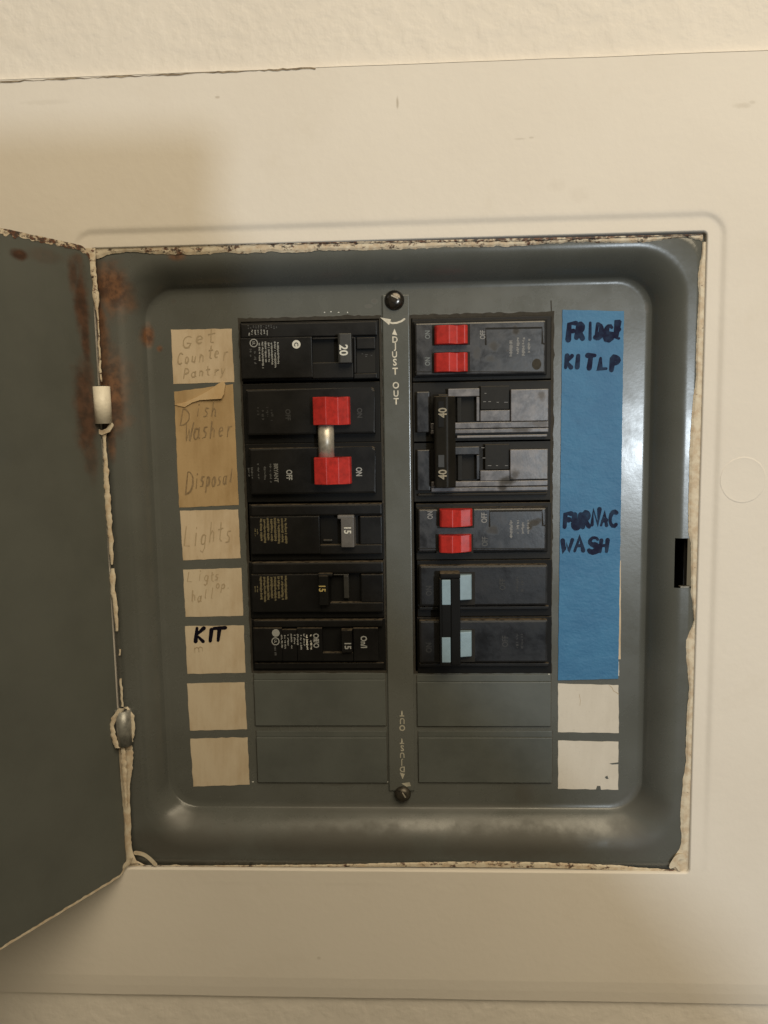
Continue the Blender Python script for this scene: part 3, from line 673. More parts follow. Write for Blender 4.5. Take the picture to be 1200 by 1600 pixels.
text(r, 'C', 463, 538, h + .05, 6, 'cw', M_BLK2, 'lettering')
b = MB(); x, z = U(396.5, 536, h); b.ring(x, z, 1.35, 1.75, h + .03); b.build('approval_mark', M_PRINTG, r); text(r, 'UL', 396.5, 536, h, 4, 'cw', M_PRINTG, 'lettering', .8)
fine_print(r, 403, 530, 437, 577, h, M_PRINTG, 7, .3, 2, .92, .72); fine_print(r, 388, 544, 402, 570, h, M_PRINTD, 2, .5, 3, .7)
fine_print(r, 386, 508, 434, 513, h, M_PRINTD, 12, .1, 4, .8); fine_print(r, 387, 515, 420, 524, h, M_PRINTG, 7, .2, 5, .9)
fine_print(r, 450, 549, 485, 554, h, M_PRINTD, 3, .9, 6, .25); fine_print(r, 562, 550, 584, 568, .6, M_PRINTD, 3, .8, 8, .25)

# --- L2 + L3: two red handles joined by a steel tie
def red_handle(parent, u0, v0, u1, v1, ridge, valley, hi, m=M_RED, flip=False):
    x0, x1, z0, z1 = RECT(u0, v0, u1, v1, hi * .75)
    xr = U(ridge, (v0 + v1) / 2, hi)[0]; xv = U(valley, (v0 + v1) / 2, hi * .62)[0]
    b = MB(); b.profile([(x0 - .3, 0), (x0, hi * .80), (xr, hi), (xv, hi * .62), (x1 - .5, hi * .66), (x1, hi * .55), (x1 + .2, 0)], z0, z1, .38, 3)
    return b.build('handle', m, parent)
r = rootat('double_pole_breaker', 'black breaker pair with two red handles joined by a steel tie bar', 485, 780, GL_L)
raised_case(r, (380, 598, 594, 692), (385, 607, 586, 679), corner=1.6)
raised_case(r, (384, 692, 597, 784), (390, 699, 587, 772), corner=1.6)
red_handle(r, 489, 620, 546, 664, 509, 528, 10.5); red_handle(r, 491, 714.5, 548, 757, 510, 529, 10.5)
xa, za = U(508.5, 664.5, 7); xb, zb = U(509.5, 713.5, 7); b = MB(); b.cyl((xa, -5.5, za + 1.3), (xb, -5.5, zb - 1.3), 3.35, 32); b.build('tie_bar', M_STEEL, r)
text(r, 'OFF', 450, 648, FACE, 7.5, 'cw', M_PRINTF, 'lettering', .9); text(r, 'ON', 562, 645, FACE, 7.5, 'cw', M_PRINTF, 'lettering', .9)
fine_print(r, 400, 634, 436, 660, FACE, M_PRINTF, 5, .5, 11, .5)
text(r, 'OFF', 452, 742, FACE, 8.8, 'cw', M_PRINTG, 'lettering', .72); text(r, 'ON', 561, 737, FACE, 9, 'cw', M_PRINTG, 'lettering', .68)
text(r, 'BRYANT', 431.5, 739, FACE, 6.2, 'cw', mat('dim_print', (0.17, 0.175, 0.175), .6), 'lettering', .85)
for (u, v0, v1, sd) in ((423, 723, 755, 1), (414, 728, 750, 2), (404, 724, 750, 3), (394, 730, 748, 4), (389, 731, 746, 5)): fine_print(r, u - 3, v0, u + 3, v1, FACE, M_PRINTD, 1, .1, sd + 40, .75)

# --- L4, L5: black toggles, 15
def toggle15(label, v, on):
    r = rootat('circuit_breaker', label, 490, v + 90, GL_L)
    o = (390, v + 2, 600, v + 90); du = (v - 785) * .022
    b = MB(); b.px(*o, -12, .2, .3); b.build('case', M_BLK2, r)
    b = MB(); h = 3.2; z0 = v + 4
    b.px(391 + du, v + 3, 597 + du, v + 21, -2, h, .8); b.px(391 + du, v + 21.6, 500 + du, v + 81, -2, h - .3, .5); b.px(500 + du, v + 66, 597 + du, v + 81, -2, h - .3, .5); b.px(562 + du, v + 21.6, 597 + du, v + 66, -2, h - .4, .5)
    b.build('face_plate', M_BLK, r)
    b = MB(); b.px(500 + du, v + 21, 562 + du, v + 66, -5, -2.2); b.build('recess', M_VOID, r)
    b = MB()
    if on:
        x0, x1, a, c = RECT(533, 810, 553, 855, 5.5); b.profile([(x0, -2), (x0, 5.5), (x1, 6.0), (x1 + .6, -2)], a, c, .25)
        b.px(527, 805, 553, 811, -2, 5.3, .5)
        hd = b.build('handle', M_LGREY, r); text(hd, '15', 543, 829, 5.85, 10.5, 'cw', M_PRINTW, 'rating', .85)
        b = MB(); b.px(505, 843, 519, 846, -2, 1.5, .3); b.build('recess_edge', M_HANDLE, r)
    else:
        x0, x1, a, c = RECT(497, 900, 513, 946, 6.5); b.profile([(x0, -2), (x0 + .4, 6.5), (x1, 6.5), (x1 + .8, -2)], a, c, .3)
        b.px(496, 896, 520, 902, -2, 5, .9)
        hd = b.build('handle', M_BLK2, r); text(hd, '15', 503.5, 920, 6.55, 10, 'cw', M_PRINTYB, 'rating', .85)
        b = MB(); b.px(537, 899, 545, 935, -2, 2.6, .4); b.px(521, 897, 545, 899, -2, 2.6, .3); b.build('recess_edge', M_HANDLE, r)  # lighter strip added along the recess's inner edge, not a separate part
    fine_print(r, 405, v + 24, 449, v + 65, h - .3, M_PRINTY, 8, .15, int(v), .96, .78); fine_print(r, 397, v + 40, 404, v + 52, h - .3, M_PRINTY, 2, .2, int(v) + 1, .7)
    return r
toggle15('black breaker with a raised grey handle marked 15', 785, True)
toggle15('black breaker with yellow 15 on a black handle pushed left', 875.5, False)
# --- L6
r = rootat('circuit_breaker', 'lowest black breaker in the left column marked On/I and Off/O', 498, 1047, GL_L)
b = MB(); b.px(394, 967, 603, 1048, -12, .2, .3); b.build('case', M_BLK2, r)
h = 2.8; b = MB(); b.px(396, 969, 598, 980, -2, h - .8, .5)
b.px(396, 981.5, 441, 1033, -2, h, .35); b.px(441.3, 984, 464, 1033, -2, h - .25, .2); b.px(464.3, 981.5, 504, 1033, -2, h, .35); b.px(504, 1020, 552, 1033, -2, h - .2, .3); b.px(552, 981.5, 591, 1033, -2, h, .35); b.px(398, 1036, 600, 1045, -2, h - 1.6, .4)
b.build('face_plate', M_BLK, r)
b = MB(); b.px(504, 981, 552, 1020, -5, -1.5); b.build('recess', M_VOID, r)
b = MB(); x0, x1, z0, z1 = RECT(532, 985, 550, 1020, 4.5); b.profile([(x0, -2), (x0 + .5, 4.5), (x1, 4.5), (x1 + .4, -2)], z0, z1, .3); hd = b.build('handle', M_BLK, r)
text(hd, '15', 543.5, 1009.5, 4.55, 10, 'cw', M_PRINTG, 'rating', .9)
text(r, 'On/I', 568.5, 1003, h, 9.5, 'cw', M_PRINTG, 'lettering', .8); text(r, 'Off/O', 494, 1001, h, 8.5, 'cw', M_PRINTG, 'lettering', .8)
b = MB()
x, z = U(431, 989, h); b.disc(x, z, 1.7, h - .2, h + .02, n=24); x, z = U(430.5, 1002, h); b.ring(x, z, 1.35, 1.8, h + .04); b.build('approval_mark', M_PRINTG, r)
text(r, 'UL', 430.5, 1002, h, 4, 'cw', M_PRINTG, 'lettering', .8)
fine_print(r, 438, 990, 478, 1017, h, M_PRINTG, 8, .35, 61, .8); fine_print(r, 477, 991, 489, 1015, h, M_PRINTW, 2, .1, 62, .75); fine_print(r, 427, 1010, 434, 1023, h, M_PRINTD, 1, .1, 63, .9)

# --- R1, R4: tandem breakers with red handles
def dirty(name, root_uv, spots):
    rx, rz = U(*root_uv, 0); L = []
    for u, v, a, c, k in spots: x, z = U(u, v, FACE); L.append((x - rx, z - rz, a * PXMM, c * PXMM, k))
    return mat(name, (0.009, 0.009, 0.011) if 'black' in name else (0.080, 0.076, 0.083), .27, var=.6, vscale=260, var_col=(0.022, 0.021, 0.024) if 'black' in name else (0.18, 0.17, 0.182), dusty=.9, spec=.75, rvar=.16, rscale=130, bump_h=.03, bscale=500, spots=L, spot_col=(0.013, 0.011, 0.009), nscale=330)
def tandem(label, ou, face, handles, ridge, tilt, txts, groove, printbox, seed, smears):
    r = rootat('tandem_breaker', label, (ou[0] + ou[2]) / 2, ou[3], GL_R)
    b = MB(); b.px(*ou, -12, .2, .3); b.build('case', M_OLIVE, r)
    b = MB(); b.px(face[0] - 3, face[1] - 3, face[2] + 3, face[3] + 3, -2, 1.6, .5); b.build('ledge', M_BLK2, r)
    b = MB(); b.px(*face, -1, FACE, .6); b.build('face_plate', dirty('smudged_black_%d' % seed, ((ou[0] + ou[2]) / 2, ou[3]), smears), r)
    for (u0, v0, u1, v1) in handles:
        b = MB(); b.px(u0 - 4, v0 - 1, u1 + 2.5, v1 + 2, 2.0, FACE + .05); b.build('handle_slot', M_GROOVE, r)
        x0, x1, z0, z1 = RECT(u0, v0, u1, v1, 7)
        xr = U(ridge[0], v0, 9)[0]; xv = U(ridge[1], v0, 7)[0]; b = MB()
        if tilt: prof = [(x0 - .2, 2), (x0, 7.6), (x0 + .8, 8.6), (xr, 10.0), (xv, 7.0), (x1 - .8, 6.6), (x1, 5.5), (x1 + .2, 2)]
        else: prof = [(x0 - .2, 2), (x0, 6.2), (x0 + .8, 7.4), (xr, 8.6), (xv, 7.2), (x1 - 1.6, 7.9), (x1 - .4, 7.2), (x1 + .1, 2)]
        b.profile(prof, z0, z1, .42, 3); b.build('handle', M_RED, r)
    for (s, u, v, cap, m, sx) in txts: text(r, s, u, v, FACE, cap, 'ccw', m, 'lettering', sx)
    b = MB(); g = [U(u, v, FACE) for u, v in groove]; b.ribbon(g, 3.0 * PXMM, FACE + .02, .02)
    (u0, v0), (u1, v1) = (face[0], face[3] - 4), (face[2], face[3] - 4); b.ribbon([U(u0, v0, FACE), U(u1, v1, FACE)], 1.2 * PXMM, FACE + .02, .02)
    b.build('cover_seam', M_GROOVE, r)
    u0, v0, u1, v1 = printbox
    fine_print(r, u0, v0, u0 + 9, v1, FACE, M_PRINTLG, 1, .02, seed, .97); fine_print(r, u0 + 11, v0 - 2, u1, v1 + 2, FACE, M_PRINTLG, 3, .35, seed + 1, .75)
    return r
M_PRINTLG = mat('worn_grey_print', (0.22, 0.22, 0.225), .6)
M_PRINTB = mat('bluish_print', (0.16, 0.18, 0.19), .6)
r = tandem('topmost right breaker with two level red handles and a round brown spot', (644, 495, 861, 594), (649, 503, 852, 585), ((679, 508, 732, 537.5), (678.5, 551, 732, 581)), (702, 714), False,
    (('ON', 668, 523, 7.4, M_PRINTB, .75), ('ON', 668, 565, 7.4, M_PRINTB, .75), ('OFF', 754, 523, 7.5, M_PRINTLG, .7)), ((759, 538), (759, 513.5), (847, 512), (847.5, 537), (852, 537)), (794, 529, 831, 557), 71, ((806, 517, 5, 8, .8), (772, 541, 9, 8, .6), (745, 552, 8, 10, .5), (765, 560, 10, 6, .4), (793, 548, 2, 2, .9)))
b = MB(); x, z = U(838.5, 569, FACE); b.disc(x, z, 1.9, FACE - .2, FACE + .05, n=20, rz=2.3); b.build('dirt_spot', M_DIRT, r)
r = tandem('right breaker with two red handles pushed left below the 40 handle', (650, 786, 861, 874), (654, 795, 853, 861), ((687, 796, 738.5, 823), (686, 836, 737, 863)), (707, 720), True,
    (('ON', 672, 805, 8, M_PRINTLG, .7), ('OFF', 756.5, 809, 8.5, M_PRINTLG, .75), ('OFF', 757.5, 846, 8.5, M_PRINTD, .7)), ((765, 822), (765, 798.5), (847, 797.5), (848, 821), (853, 821)), (794, 813, 829, 841), 75, ((834, 817, 10, 6, .95), (828, 822, 5, 6, .9), (842, 812, 6, 5, .7), (770, 828, 12, 8, .6), (826, 858, 2, 2, 1)))
# --- R2 + R3: 40 A pair with one common handle
M_DIRTYSHEEN = dirty('dirty_sheen_grey', (752, 782), ((792, 750, 13, 10, .95), (786, 762, 8, 6, .9), (805, 742, 8, 8, .6), (842, 662, 20, 5, .5), (846, 618, 6, 8, .5), (815, 672, 14, 4, .6), (775, 668, 8, 4, .5)))  # real dirt spots over a grey lifted to carry the lamp's sheen
r = rootat('double_pole_breaker', 'brown-grey breaker pair with one tall common handle marked 40 twice', 752, 782, GL_R)
for (v, u, lite) in ((600, 0, 0), (691, 1, 1)):
    b = MB(); b.px(645 + u, v - 4, 862, v + 92, -12, 0.0, .3); b.build('case', M_OLIVE, r)
    b = MB(); b.px(651 + u, v + 12, 671 + u, v + 76, -2, 2.8, .4); b.build('end_plate', M_SMUDGE, r)
    b = MB(); b.px(700 + u, v + 7, 749, v + 19.5, -1, 3.0, .3); b.px(744.5, v + 20, 749, v + 58, -1, 3.0, .2); b.build('window_frame', M_DIRTYSHEEN if not lite else M_SMUDGE, r)
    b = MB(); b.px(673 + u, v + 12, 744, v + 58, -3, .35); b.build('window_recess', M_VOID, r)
    b = MB(); b.px(714 + u, v + 20, 721 + u, v + 60, -1, 2.2, .3); b.build('window_jamb', M_OLIVE, r)
    b = MB(); b.px(750.5 + (7 if lite else 0), v + 3, 796, v + 40 + 3 * lite, -1, 2.2, .3); b.build('moulded_recess', M_OLIVE, r)
    b = MB(); b.px(750.5, v + 41 + 3 * lite, 796.5, v + 58 + lite * 2, -1, 3.0, .2); b.build('lower_block', M_DIRTYSHEEN, r)
    b = MB(); b.px(798 - lite, v + 8 + 3 * lite, 857 - lite, v + 58, -1, 3.6, .3); b.build('square_block', M_DIRTYSHEEN, r)
    b = MB(); b.px(673 + u, v + 59.5 + lite, 857 - lite, v + 69, -1, 3.1, .3); b.px(673 + u, v + 70, 857 - lite, v + 76.5, -1, 2.6, .3); b.build('lower_rail', M_DIRTYSHEEN, r)
    b = MB(); b.px(652 + u if lite else 714, v + 79.5, 855, v + 83.5, -1, 2.0, .3); b.build('end_rib', M_DUSTYSHEEN if not lite else M_OLIVE, r)
b = MB(); x0, x1, z0, z1 = RECT(678, 619, 713, 762, 9)
xa, xb = U(679, 690, 9.5)[0], U(698, 690, 11)[0]
b.profile([(x0, 2.5), (x0 + .2, 9.2), (xa + .6, 9.8), (xb, 10.8), (xb + .8, 10.6), (x1 - .2, 6.5), (x1, 2.5)], z0, z1, .45, 3); b.px(684, 616, 700, 621, 2, 7, .6); hd = b.build('tie_handle', M_OLIVE, r)
for (va, vb, vt) in ((627, 667, 645), (711, 730, 741.5)):
    b = MB(); b.px(685, va, 697, vb, 9, 10.55); b.build('number_pad', M_BLK2 if va < 700 else M_HANDLE, hd); text(hd, '40', 691.5, vt, 10.75, 12, 'ccw', M_PRINTT, 'rating', .85)
b = MB(); rnd = random.Random(9)
for (u, v) in ((755, 628), (763, 628), (776, 629), (788, 629), (757, 615), (754, 716), (762, 728), (775, 728), (789, 728), (752, 700)):
    x, z = U(u, v, 2.3); b.box(x, x + rnd.uniform(.8, 1.6), z, z + .22, 2.1, 2.32)
b.build('highlight_fleck', M_PRINTLG, r)  # pale flecks stand in for small highlights on the brown squares
# --- R5 + R6: pale blue toggles under a black tie
r = rootat('double_pole_breaker', 'black breaker pair with pale blue handles under one black tie', 755, 1047, GL_R)
for v, e in ((877, 0), (966, 1)):
    b = MB(); b.px(652, v - 2, 862, v + 86, -12, .2, .3); b.build('case', M_BLK2, r)
    b = MB(); b.px(655, v + 6 - e * 3, 856, v + 70, -2, FACE, 1.0); b.build('face_plate', M_BLKS if e else M_SMUDGE2, r) if False else b.build('face_plate', mat('black_smudged', (0.004, 0.004, 0.005), .28, var=.6, vscale=60, var_col=(0.010, 0.0098, 0.0115), dusty=.9, rvar=.22, rscale=90, bump_h=.03, bscale=500), r)
    b = MB(); b.px(655, v + 70.5, 858, v + 76, -2, 2.2, .4); b.build('end_rib', M_BLK, r)
    b = MB(); b.px(684, v + 17, 742, v + 68, 2, FACE + .04); b.build('handle_slot', M_GROOVE, r)
    v0 = 899 if not e else 988; x0, x1, z0, z1 = RECT(719, v0, 738.5, v0 + 39, 7)
    b = MB(); b.profile([(x0 - 2, 2), (x0 - 1.6, 7.5), (x1 - .4, 6.0), (x1, 2)], z0, z1, .4, 3); b.build('handle', M_BLUEGREY, r)
    v0 = 906 if not e else 996; x0, x1, z0, z1 = RECT(690.5, v0, 704, v0 + 39, 10)
    b = MB(); b.profile([(x0, 2), (x0, 10.3), (x1, 10.3), (x1, 2)], z0, z1, .25); b.build('handle', M_BLUEGREY, r)
    text(r, 'OFF', 785 if not e else 789, v + 36, FACE, 9, 'ccw', M_PRINTF, 'lettering', .8); text(r, 'ON', 670, v + 46, FACE, 9, 'ccw', M_PRINTF, 'lettering', .8)
    fine_print(r, 804, v + 24, 820, v + 48, FACE, M_PRINTF, 2, .1, 90 + e, .7)
M_TIE = mat('black_tie_plastic', (0.003, 0.003, 0.003), .6, var=.3, dusty=1.0, spec=.2)
b = MB(); hh = 10.0
b.px(687, 896, 719.5, 905, 2, hh, .7); b.px(687, 904.5, 690.3, 1040, 2, hh, .3); b.px(704.3, 904.5, 719.5, 1040, 2, hh - .5, .5); b.px(690.3, 945.5, 704.3, 995.5, 2, hh - .1, .3); b.px(690.3, 1035.5, 704.3, 1041, 2, hh - .1, .3)
b.build('handle_tie', M_TIE, r)

# ------------------------------------------------------------------ paper labels and tape
def paper_mat(name, col, stain=None, vs=60):
    m = bpy.data.materials.new(name); nt, bs, new = nodes_of(m)
    st = stain or tuple(k * s for k, s in zip(col, (.86, .78, .66)))
    c = mix(nt, ramp(nt, noise_n(nt, vs, 5, .6, stretch=(1.6, 1, .45)), .35, .7), col, st)
    c = mix(nt, mathn(nt, 'MULTIPLY', ramp(nt, noise_n(nt, 900, 2), .6, .75), .2), c, tuple(k * .6 for k in col))
    link(nt, c, bs.inputs["Base Color"]); bs.inputs["Roughness"].default_value = .5; bs.inputs["Specular IOR Level"].default_value = .3
    bump(nt, bs, noise_n(nt, 120, 3), .12 * S); return m
M_P1 = paper_mat('aged_label_paper', (0.62, 0.515, 0.385), (0.47, 0.36, 0.235)); M_P2 = paper_mat('brown_masking_tape', (0.47, 0.34, 0.19), (0.36, 0.245, 0.125)); M_P3 = paper_mat('clean_label_paper', (0.62, 0.58, 0.52), (0.56, 0.52, 0.46)); M_P4 = paper_mat('cream_label_paper', (0.60, 0.515, 0.395), (0.49, 0.39, 0.27))
M_PENCIL = mat('faded_pencil', (0.235, 0.17, 0.10), .8, spec=.1, var=.4, vscale=500, var_col=(.32, .24, .15)); M_PENCIL2 = mat('light_pencil', (0.41, 0.325, 0.22), .8, spec=.1, var=.4, vscale=500, var_col=(.42, .335, .23))
M_MARK = mat('black_marker', (0.007, 0.006, 0.012), .9, spec=.05); M_MARKB = mat('marker_on_blue', (0.016, 0.018, 0.042), .95, spec=.05, var=.6, vscale=250, var_col=(.028, .05, .10))
LG = 'paper circuit labels stuck on the panel'
def paper(name, label, cat, quad, m, h=.12, seed=0, jag=.35, grp=LG, th=.14):
    rnd = random.Random(seed); P = [U(u, v, h) for u, v in quad]; pts = []
    for i in range(4):
        a, c = P[i], P[(i + 1) % 4]; n = max(6, int(math.hypot(c[0] - a[0], c[1] - a[1]) / 2.2))
        for k in range(n):
            t = k / n; j = .05 if k == 0 else jag * .35
            pts.append((a[0] + (c[0] - a[0]) * t + rnd.uniform(-j, j), a[1] + (c[1] - a[1]) * t + rnd.uniform(-j, j)))
    cx = sum(p[0] for p in P) / 4; zb = min(p[1] for p in P)
    b = MB(); b.prism(pts, .02, h)
    r = b.build(name, m)
    me = r.data; off = Vector((cx, 0, zb)) * S
    for q in me.vertices: q.co -= off
    r.location = off; tag(r, label, cat, grp); return r
def script(r, lines, pen, m, h=.14, seed=0, jit=.09, clip=None):
    b = MB()
    for i, (s, u, v, hp, wp, tilt) in enumerate(lines): write(b, s, u, v, hp, wp, h, pen, tilt, jit, seed + i * 5, clip=clip)
    return b.build('handwriting', m, r)
r = paper('paper_label', 'topmost cream label on the left with three faded pencil lines', 'label', ((267, 515), (362, 513.5), (366, 597), (271, 600)), M_P1, seed=1)
script(r, (('Get', 284, 541, 20, 19, .08), ('Counter', 277, 567, 19, 11.5, .09), ('Pantry', 287, 590, 15, 11.5, .07)), 2.4, M_PENCIL2, seed=3)
r = paper('paper_label', 'brown tape label handwritten Dish Washer and Disposal with torn flap', 'label', ((272, 612), (364, 600), (373, 789), (280, 793)), M_P2, seed=2)
script(r, (('D', 281, 665, 26, 22, 0), ('ish', 306, 650, 22, 12, .05), ('Washer', 288, 689, 27, 13, .12)), 2.5, M_PENCIL, seed=5, jit=.05)
script(r, (('D', 287, 770, 38, 19, 0), ('isposal', 303, 763, 23, 9, .17)), 2.5, M_PENCIL, seed=9, jit=.05)
b = MB(); fl = [(272, 632), (290, 628), (308, 620), (325, 611), (342, 599), (349, 596), (352, 601), (350, 616), (346, 623), (330, 624), (312, 625), (300, 629), (288, 636), (278, 634)]
b.prism([U(u, v, 1.0) for u, v in fl], .25, lambda x, z: .5 + .9 * max(0, min(1, (x + 92) / 18)), .0); b.build('torn_flap', paper_mat('torn_paper_flap', (0.62, 0.47, 0.29)), r)
r = paper('paper_label', 'cream label handwritten Lights between brown tape and the hallway label', 'label', ((281, 798), (372, 796), (376, 872), (286, 875.5)), M_P1, seed=3)
script(r, (('Lights', 287, 852, 30, 13, .10),), 2.3, M_PENCIL2, seed=12, jit=.05)
r = paper('paper_label', 'cream label with small pencil lines, directly above the KIT label', 'label', ((286, 890), (377, 887.5), (380, 962), (290, 964)), M_P4, seed=4)
script(r, (('L', 293, 907, 14, 10, 0), ('igts', 309, 908, 15, 9, .05), ('op.', 337, 920, 12, 9, .1), ('hall', 300, 939, 16, 9, .12)), 2.0, M_PENCIL2, seed=15)
r = paper('paper_label', 'cream label with KIT in bold black marker', 'label', ((289, 978.5), (381, 977), (383.5, 1051), (293, 1053)), M_P4, seed=5)
script(r, (('K', 304, 1002, 20, 19, 0), ('I', 323, 1001, 17, 16, 0), ('T', 333, 1001, 20, 24, .04)), 9.2, M_MARK, seed=20, jit=.02)
script(r, (('m', 302, 1020, 12, 20, .1),), 1.3, M_PENCIL2, seed=22)
paper('paper_label', 'blank cream label directly below the KIT label', 'label', ((292, 1068), (382, 1066), (386, 1139.5), (297, 1141.5)), M_P4, seed=6)
paper('paper_label', 'lowest blank cream label on the left side', 'label', ((297.5, 1154), (387, 1152), (390, 1226), (302, 1229)), M_P4, seed=7, jag=.6)
r = paper('paper_label', 'clean white label directly below the blue tape', 'label', ((872, 1068), (966.5, 1070.5), (967, 1145.5), (872, 1144)), M_P3, seed=8)
b = MB(); b.ribbon([U(u, v, .13) for u, v in ((952, 1071), (956, 1074), (959, 1080), (963, 1082), (967, 1085))], .9 * PXMM, .13, .02); b.ribbon([U(u, v, .13) for u, v in ((905, 1085), (907, 1095), (906, 1102))], .6 * PXMM, .13, .02); b.build('crease', M_PENCIL2, r)
r = paper('paper_label', 'lowest white label on the right with dark chips at its edge', 'label', ((872, 1157), (966.5, 1159), (966, 1234), (872, 1232.5)), M_P3, seed=9)
b = MB()
for q in ([(952, 1193), (967, 1191), (967, 1194), (956, 1194.5)], [(931, 1234), (933, 1228), (938, 1228), (939, 1234)], [(945, 1214), (949, 1212), (951, 1217), (947, 1217)]):
    b.bm.faces.new([b.bm.verts.new((x * S, -.17 * S, z * S)) for x, z in (U(u, v, .17) for u, v in q)])
b.build('chip', M_PAN, r)
for i, (u0, v0, u1, v1) in enumerate(((880, 520, 973, 600), (880, 607, 971.5, 690), (880, 697, 970, 778), (880, 786, 969.5, 868), (880, 876, 970, 1030), (880, 1034, 967.5, 1056))):
    cols = ('white', 'white', 'white', 'white', 'brown', 'white')
    paper('paper_label', ('white label edge beside the KIT writing on blue tape', 'white label edge in the upper middle of the blue tape', 'white label edge halfway down the blue tape', 'cream label edge beside the WASH writing on blue tape', 'long brown label edge along the lower blue tape', 'small white label corner at the blue tape bottom')[i], 'label', ((u0, v0), (u1, v0), (u1, v1), (u0, v1)), M_P3 if i not in (3, 4) else M_P1, h=.08, seed=30 + i, jag=.3)
def tape():
    m = bpy.data.materials.new('blue_masking_tape'); nt, bs, new = nodes_of(m)
    c = mix(nt, ramp(nt, noise_n(nt, 55, 5, .65), .3, .72), (0.040, 0.150, 0.315), (0.050, 0.185, 0.365))
    c = mix(nt, mathn(nt, 'MULTIPLY', ramp(nt, noise_n(nt, 300, 3), .6, .72), .25), c, (0.04, 0.13, 0.26))
    link(nt, c, bs.inputs["Base Color"]); bs.inputs["Roughness"].default_value = .5; bs.inputs["Specular IOR Level"].default_value = .35
    bump(nt, bs, mathn(nt, 'ADD', noise_n(nt, 900, 3), mathn(nt, 'MULTIPLY', noise_n(nt, 90, 3, stretch=(.9, 1, 1.5)), 4.0)), .11 * S)
    r = paper('masking_tape', 'long blue masking tape strip with four lines of black marker', 'tape', ((879, 484), (975, 486), (966, 1060.5), (872, 1063)), m, h=.3, seed=40, jag=.25, grp=None)
    script(r, (('FRIDGE', 884, 529, 23, 15.5, .02),), 9.8, M_MARKB, .32, 41, .075, 967)
    script(r, (('KIT', 883, 576, 21, 15.5, .02), ('LP', 935, 577, 20, 19, .05)), 9.8, M_MARKB, .32, 44, .075, 967)
    script(r, (('FURNAC', 880, 824, 21, 14.5, .03),), 10.0, M_MARKB, .32, 48, .075, 967)
    script(r, (('WASH', 879, 863, 20, 19.5, .03),), 9.8, M_MARKB, .32, 50, .075, 967)
tape()

# ------------------------------------------------------------------ the photographer behind the camera (their shadow falls on the wall)
ph = thing('smartphone', 'smartphone with an added shadow flap held up to take the photograph', 'phone', CAM)
def phone_part(name, a0, a1, c0, c1, d0, d1, m, bev):
    """a right, c up, d behind the lens, in the camera's frame"""
    b = bmesh.new(); bmesh.ops.create_cube(b, size=1)
    for v in b.verts: v.co = Vector(((a0 + a1) / 2 + v.co.x * (a1 - a0), -(d0 + d1) / 2 - v.co.y * (d1 - d0), (c0 + c1) / 2 + v.co.z * (c1 - c0))) * S
    bmesh.ops.bevel(b, geom=[e for e in b.edges if abs((e.verts[0].co - e.verts[1].co).normalized().y) > .9], offset=bev * S, segments=5, affect='EDGES')
    for v in b.verts: v.co = RC @ v.co
    me = bpy.data.meshes.new(name); b.to_mesh(me); b.free(); me.materials.append(m); o = bpy.data.objects.new(name, me); COL.objects.link(o); o.parent = ph
M_PHONE = mat('phone_case_black', (0.02, 0.02, 0.022), .5)
phone_part('phone_body', -14, 57, -14, 80, 2, 10, M_PHONE, 9)
phone_part('shadow_flap', -92, -15, -14, 80, 5, 8, M_PHONE, 9)  # unseen flap added to widen the phone's shadow to the left
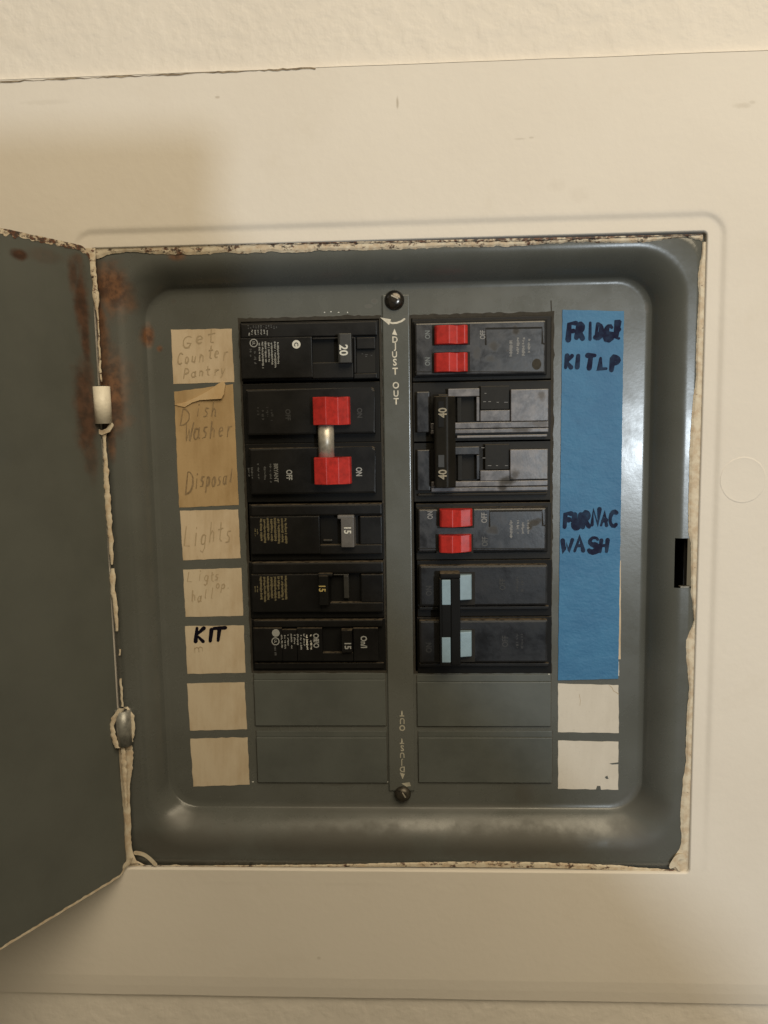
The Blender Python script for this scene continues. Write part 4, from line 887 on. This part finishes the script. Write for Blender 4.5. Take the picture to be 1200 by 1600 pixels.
def person():
    t = thing('person', 'person in a dark jacket holding up a phone in front of the panel', 'person', (230, -650, -1750))
    J = {'pel': ((270, -690, -900), 150, 110), 'waist': ((270, -690, -700), 140, 105), 'chest': ((262, -680, -470), 165, 115), 'neckb': ((258, -655, -420), 75, 70), 'neck': ((252, -630, -360), 60, 60), 'head0': ((246, -603, -297), 78, 88), 'head1': ((245, -600, -232), 80, 94), 'head2': ((245, -606, -172), 62, 70),
         'shr': ((410, -670, -400), 72, 72), 'elr': ((268, -565, -258), 60, 60), 'wrr': ((118, -374, -144), 44, 40), 'har': ((58, -350, -66), 38, 24),
         'shl': ((90, -660, -390), 72, 72), 'ell': ((78, -540, -340), 88, 88), 'wrl': ((64, -402, -206), 56, 52), 'hal': ((16, -352, -128), 42, 24),
         'hipr': ((360, -690, -970), 95, 95), 'knr': ((365, -690, -1330), 62, 62), 'anr': ((365, -690, -1680), 42, 45), 'for': ((368, -600, -1725), 40, 30),
         'hipl': ((180, -690, -970), 95, 95), 'knl': ((175, -690, -1330), 62, 62), 'anl': ((175, -690, -1680), 42, 45), 'fol': ((172, -600, -1725), 40, 30)}
    E = [('pel', 'waist'), ('waist', 'chest'), ('chest', 'neckb'), ('neckb', 'neck'), ('neck', 'head0'), ('head0', 'head1'), ('head1', 'head2'), ('chest', 'shr'), ('shr', 'elr'), ('elr', 'wrr'), ('wrr', 'har'), ('chest', 'shl'), ('shl', 'ell'), ('ell', 'wrl'), ('wrl', 'hal'),
         ('pel', 'hipr'), ('hipr', 'knr'), ('knr', 'anr'), ('anr', 'for'), ('pel', 'hipl'), ('hipl', 'knl'), ('knl', 'anl'), ('anl', 'fol')]
    for hnd, wr, sgn in (('har', 'wrr', -1), ('hal', 'wrl', 1)):
        p = Vector(J[hnd][0])
        for k in range(4):
            a, c, d = f'{hnd}f{k}a', f'{hnd}f{k}b', f'{hnd}f{k}c'
            base = p + Vector((sgn * (k - 1.5) * 17, 2, 18))
            J[a] = (tuple(base), 10, 10); J[c] = (tuple(base + Vector((sgn * 4, 2, 38 - abs(k - 1.3) * 5))), 9, 9); J[d] = (tuple(base + Vector((sgn * 6, 0, 62 - abs(k - 1.3) * 9))), 8, 8)
            E += [(hnd, a), (a, c), (c, d)]
        J[hnd + 't0'] = (tuple(p + Vector((-sgn * 38, -6, 0))), 12, 11); J[hnd + 't1'] = (tuple(p + Vector((-sgn * 52, -10, 34))), 9, 9); E += [(hnd, hnd + 't0'), (hnd + 't0', hnd + 't1')]
    keys = list(J); off = Vector((230, -650, -1750))
    me = bpy.data.meshes.new('body'); me.from_pydata([(Vector(J[k][0]) - off) * S for k in keys], [(keys.index(a), keys.index(c)) for a, c in E], [])
    o = bpy.data.objects.new('body', me); COL.objects.link(o); o.parent = t
    sk = o.modifiers.new('skin', 'SKIN'); sub = o.modifiers.new('sub', 'SUBSURF'); sub.levels = 2; sub.render_levels = 2
    if not me.skin_vertices: return
    for k, sv in zip(keys, me.skin_vertices[0].data): sv.radius = (J[k][1] * S, J[k][2] * S); sv.use_root = (k == 'pel')
    me.materials.append(mat('dark_jacket', (0.035, 0.036, 0.042), .85, var=.3, vscale=40))
    return t
person()
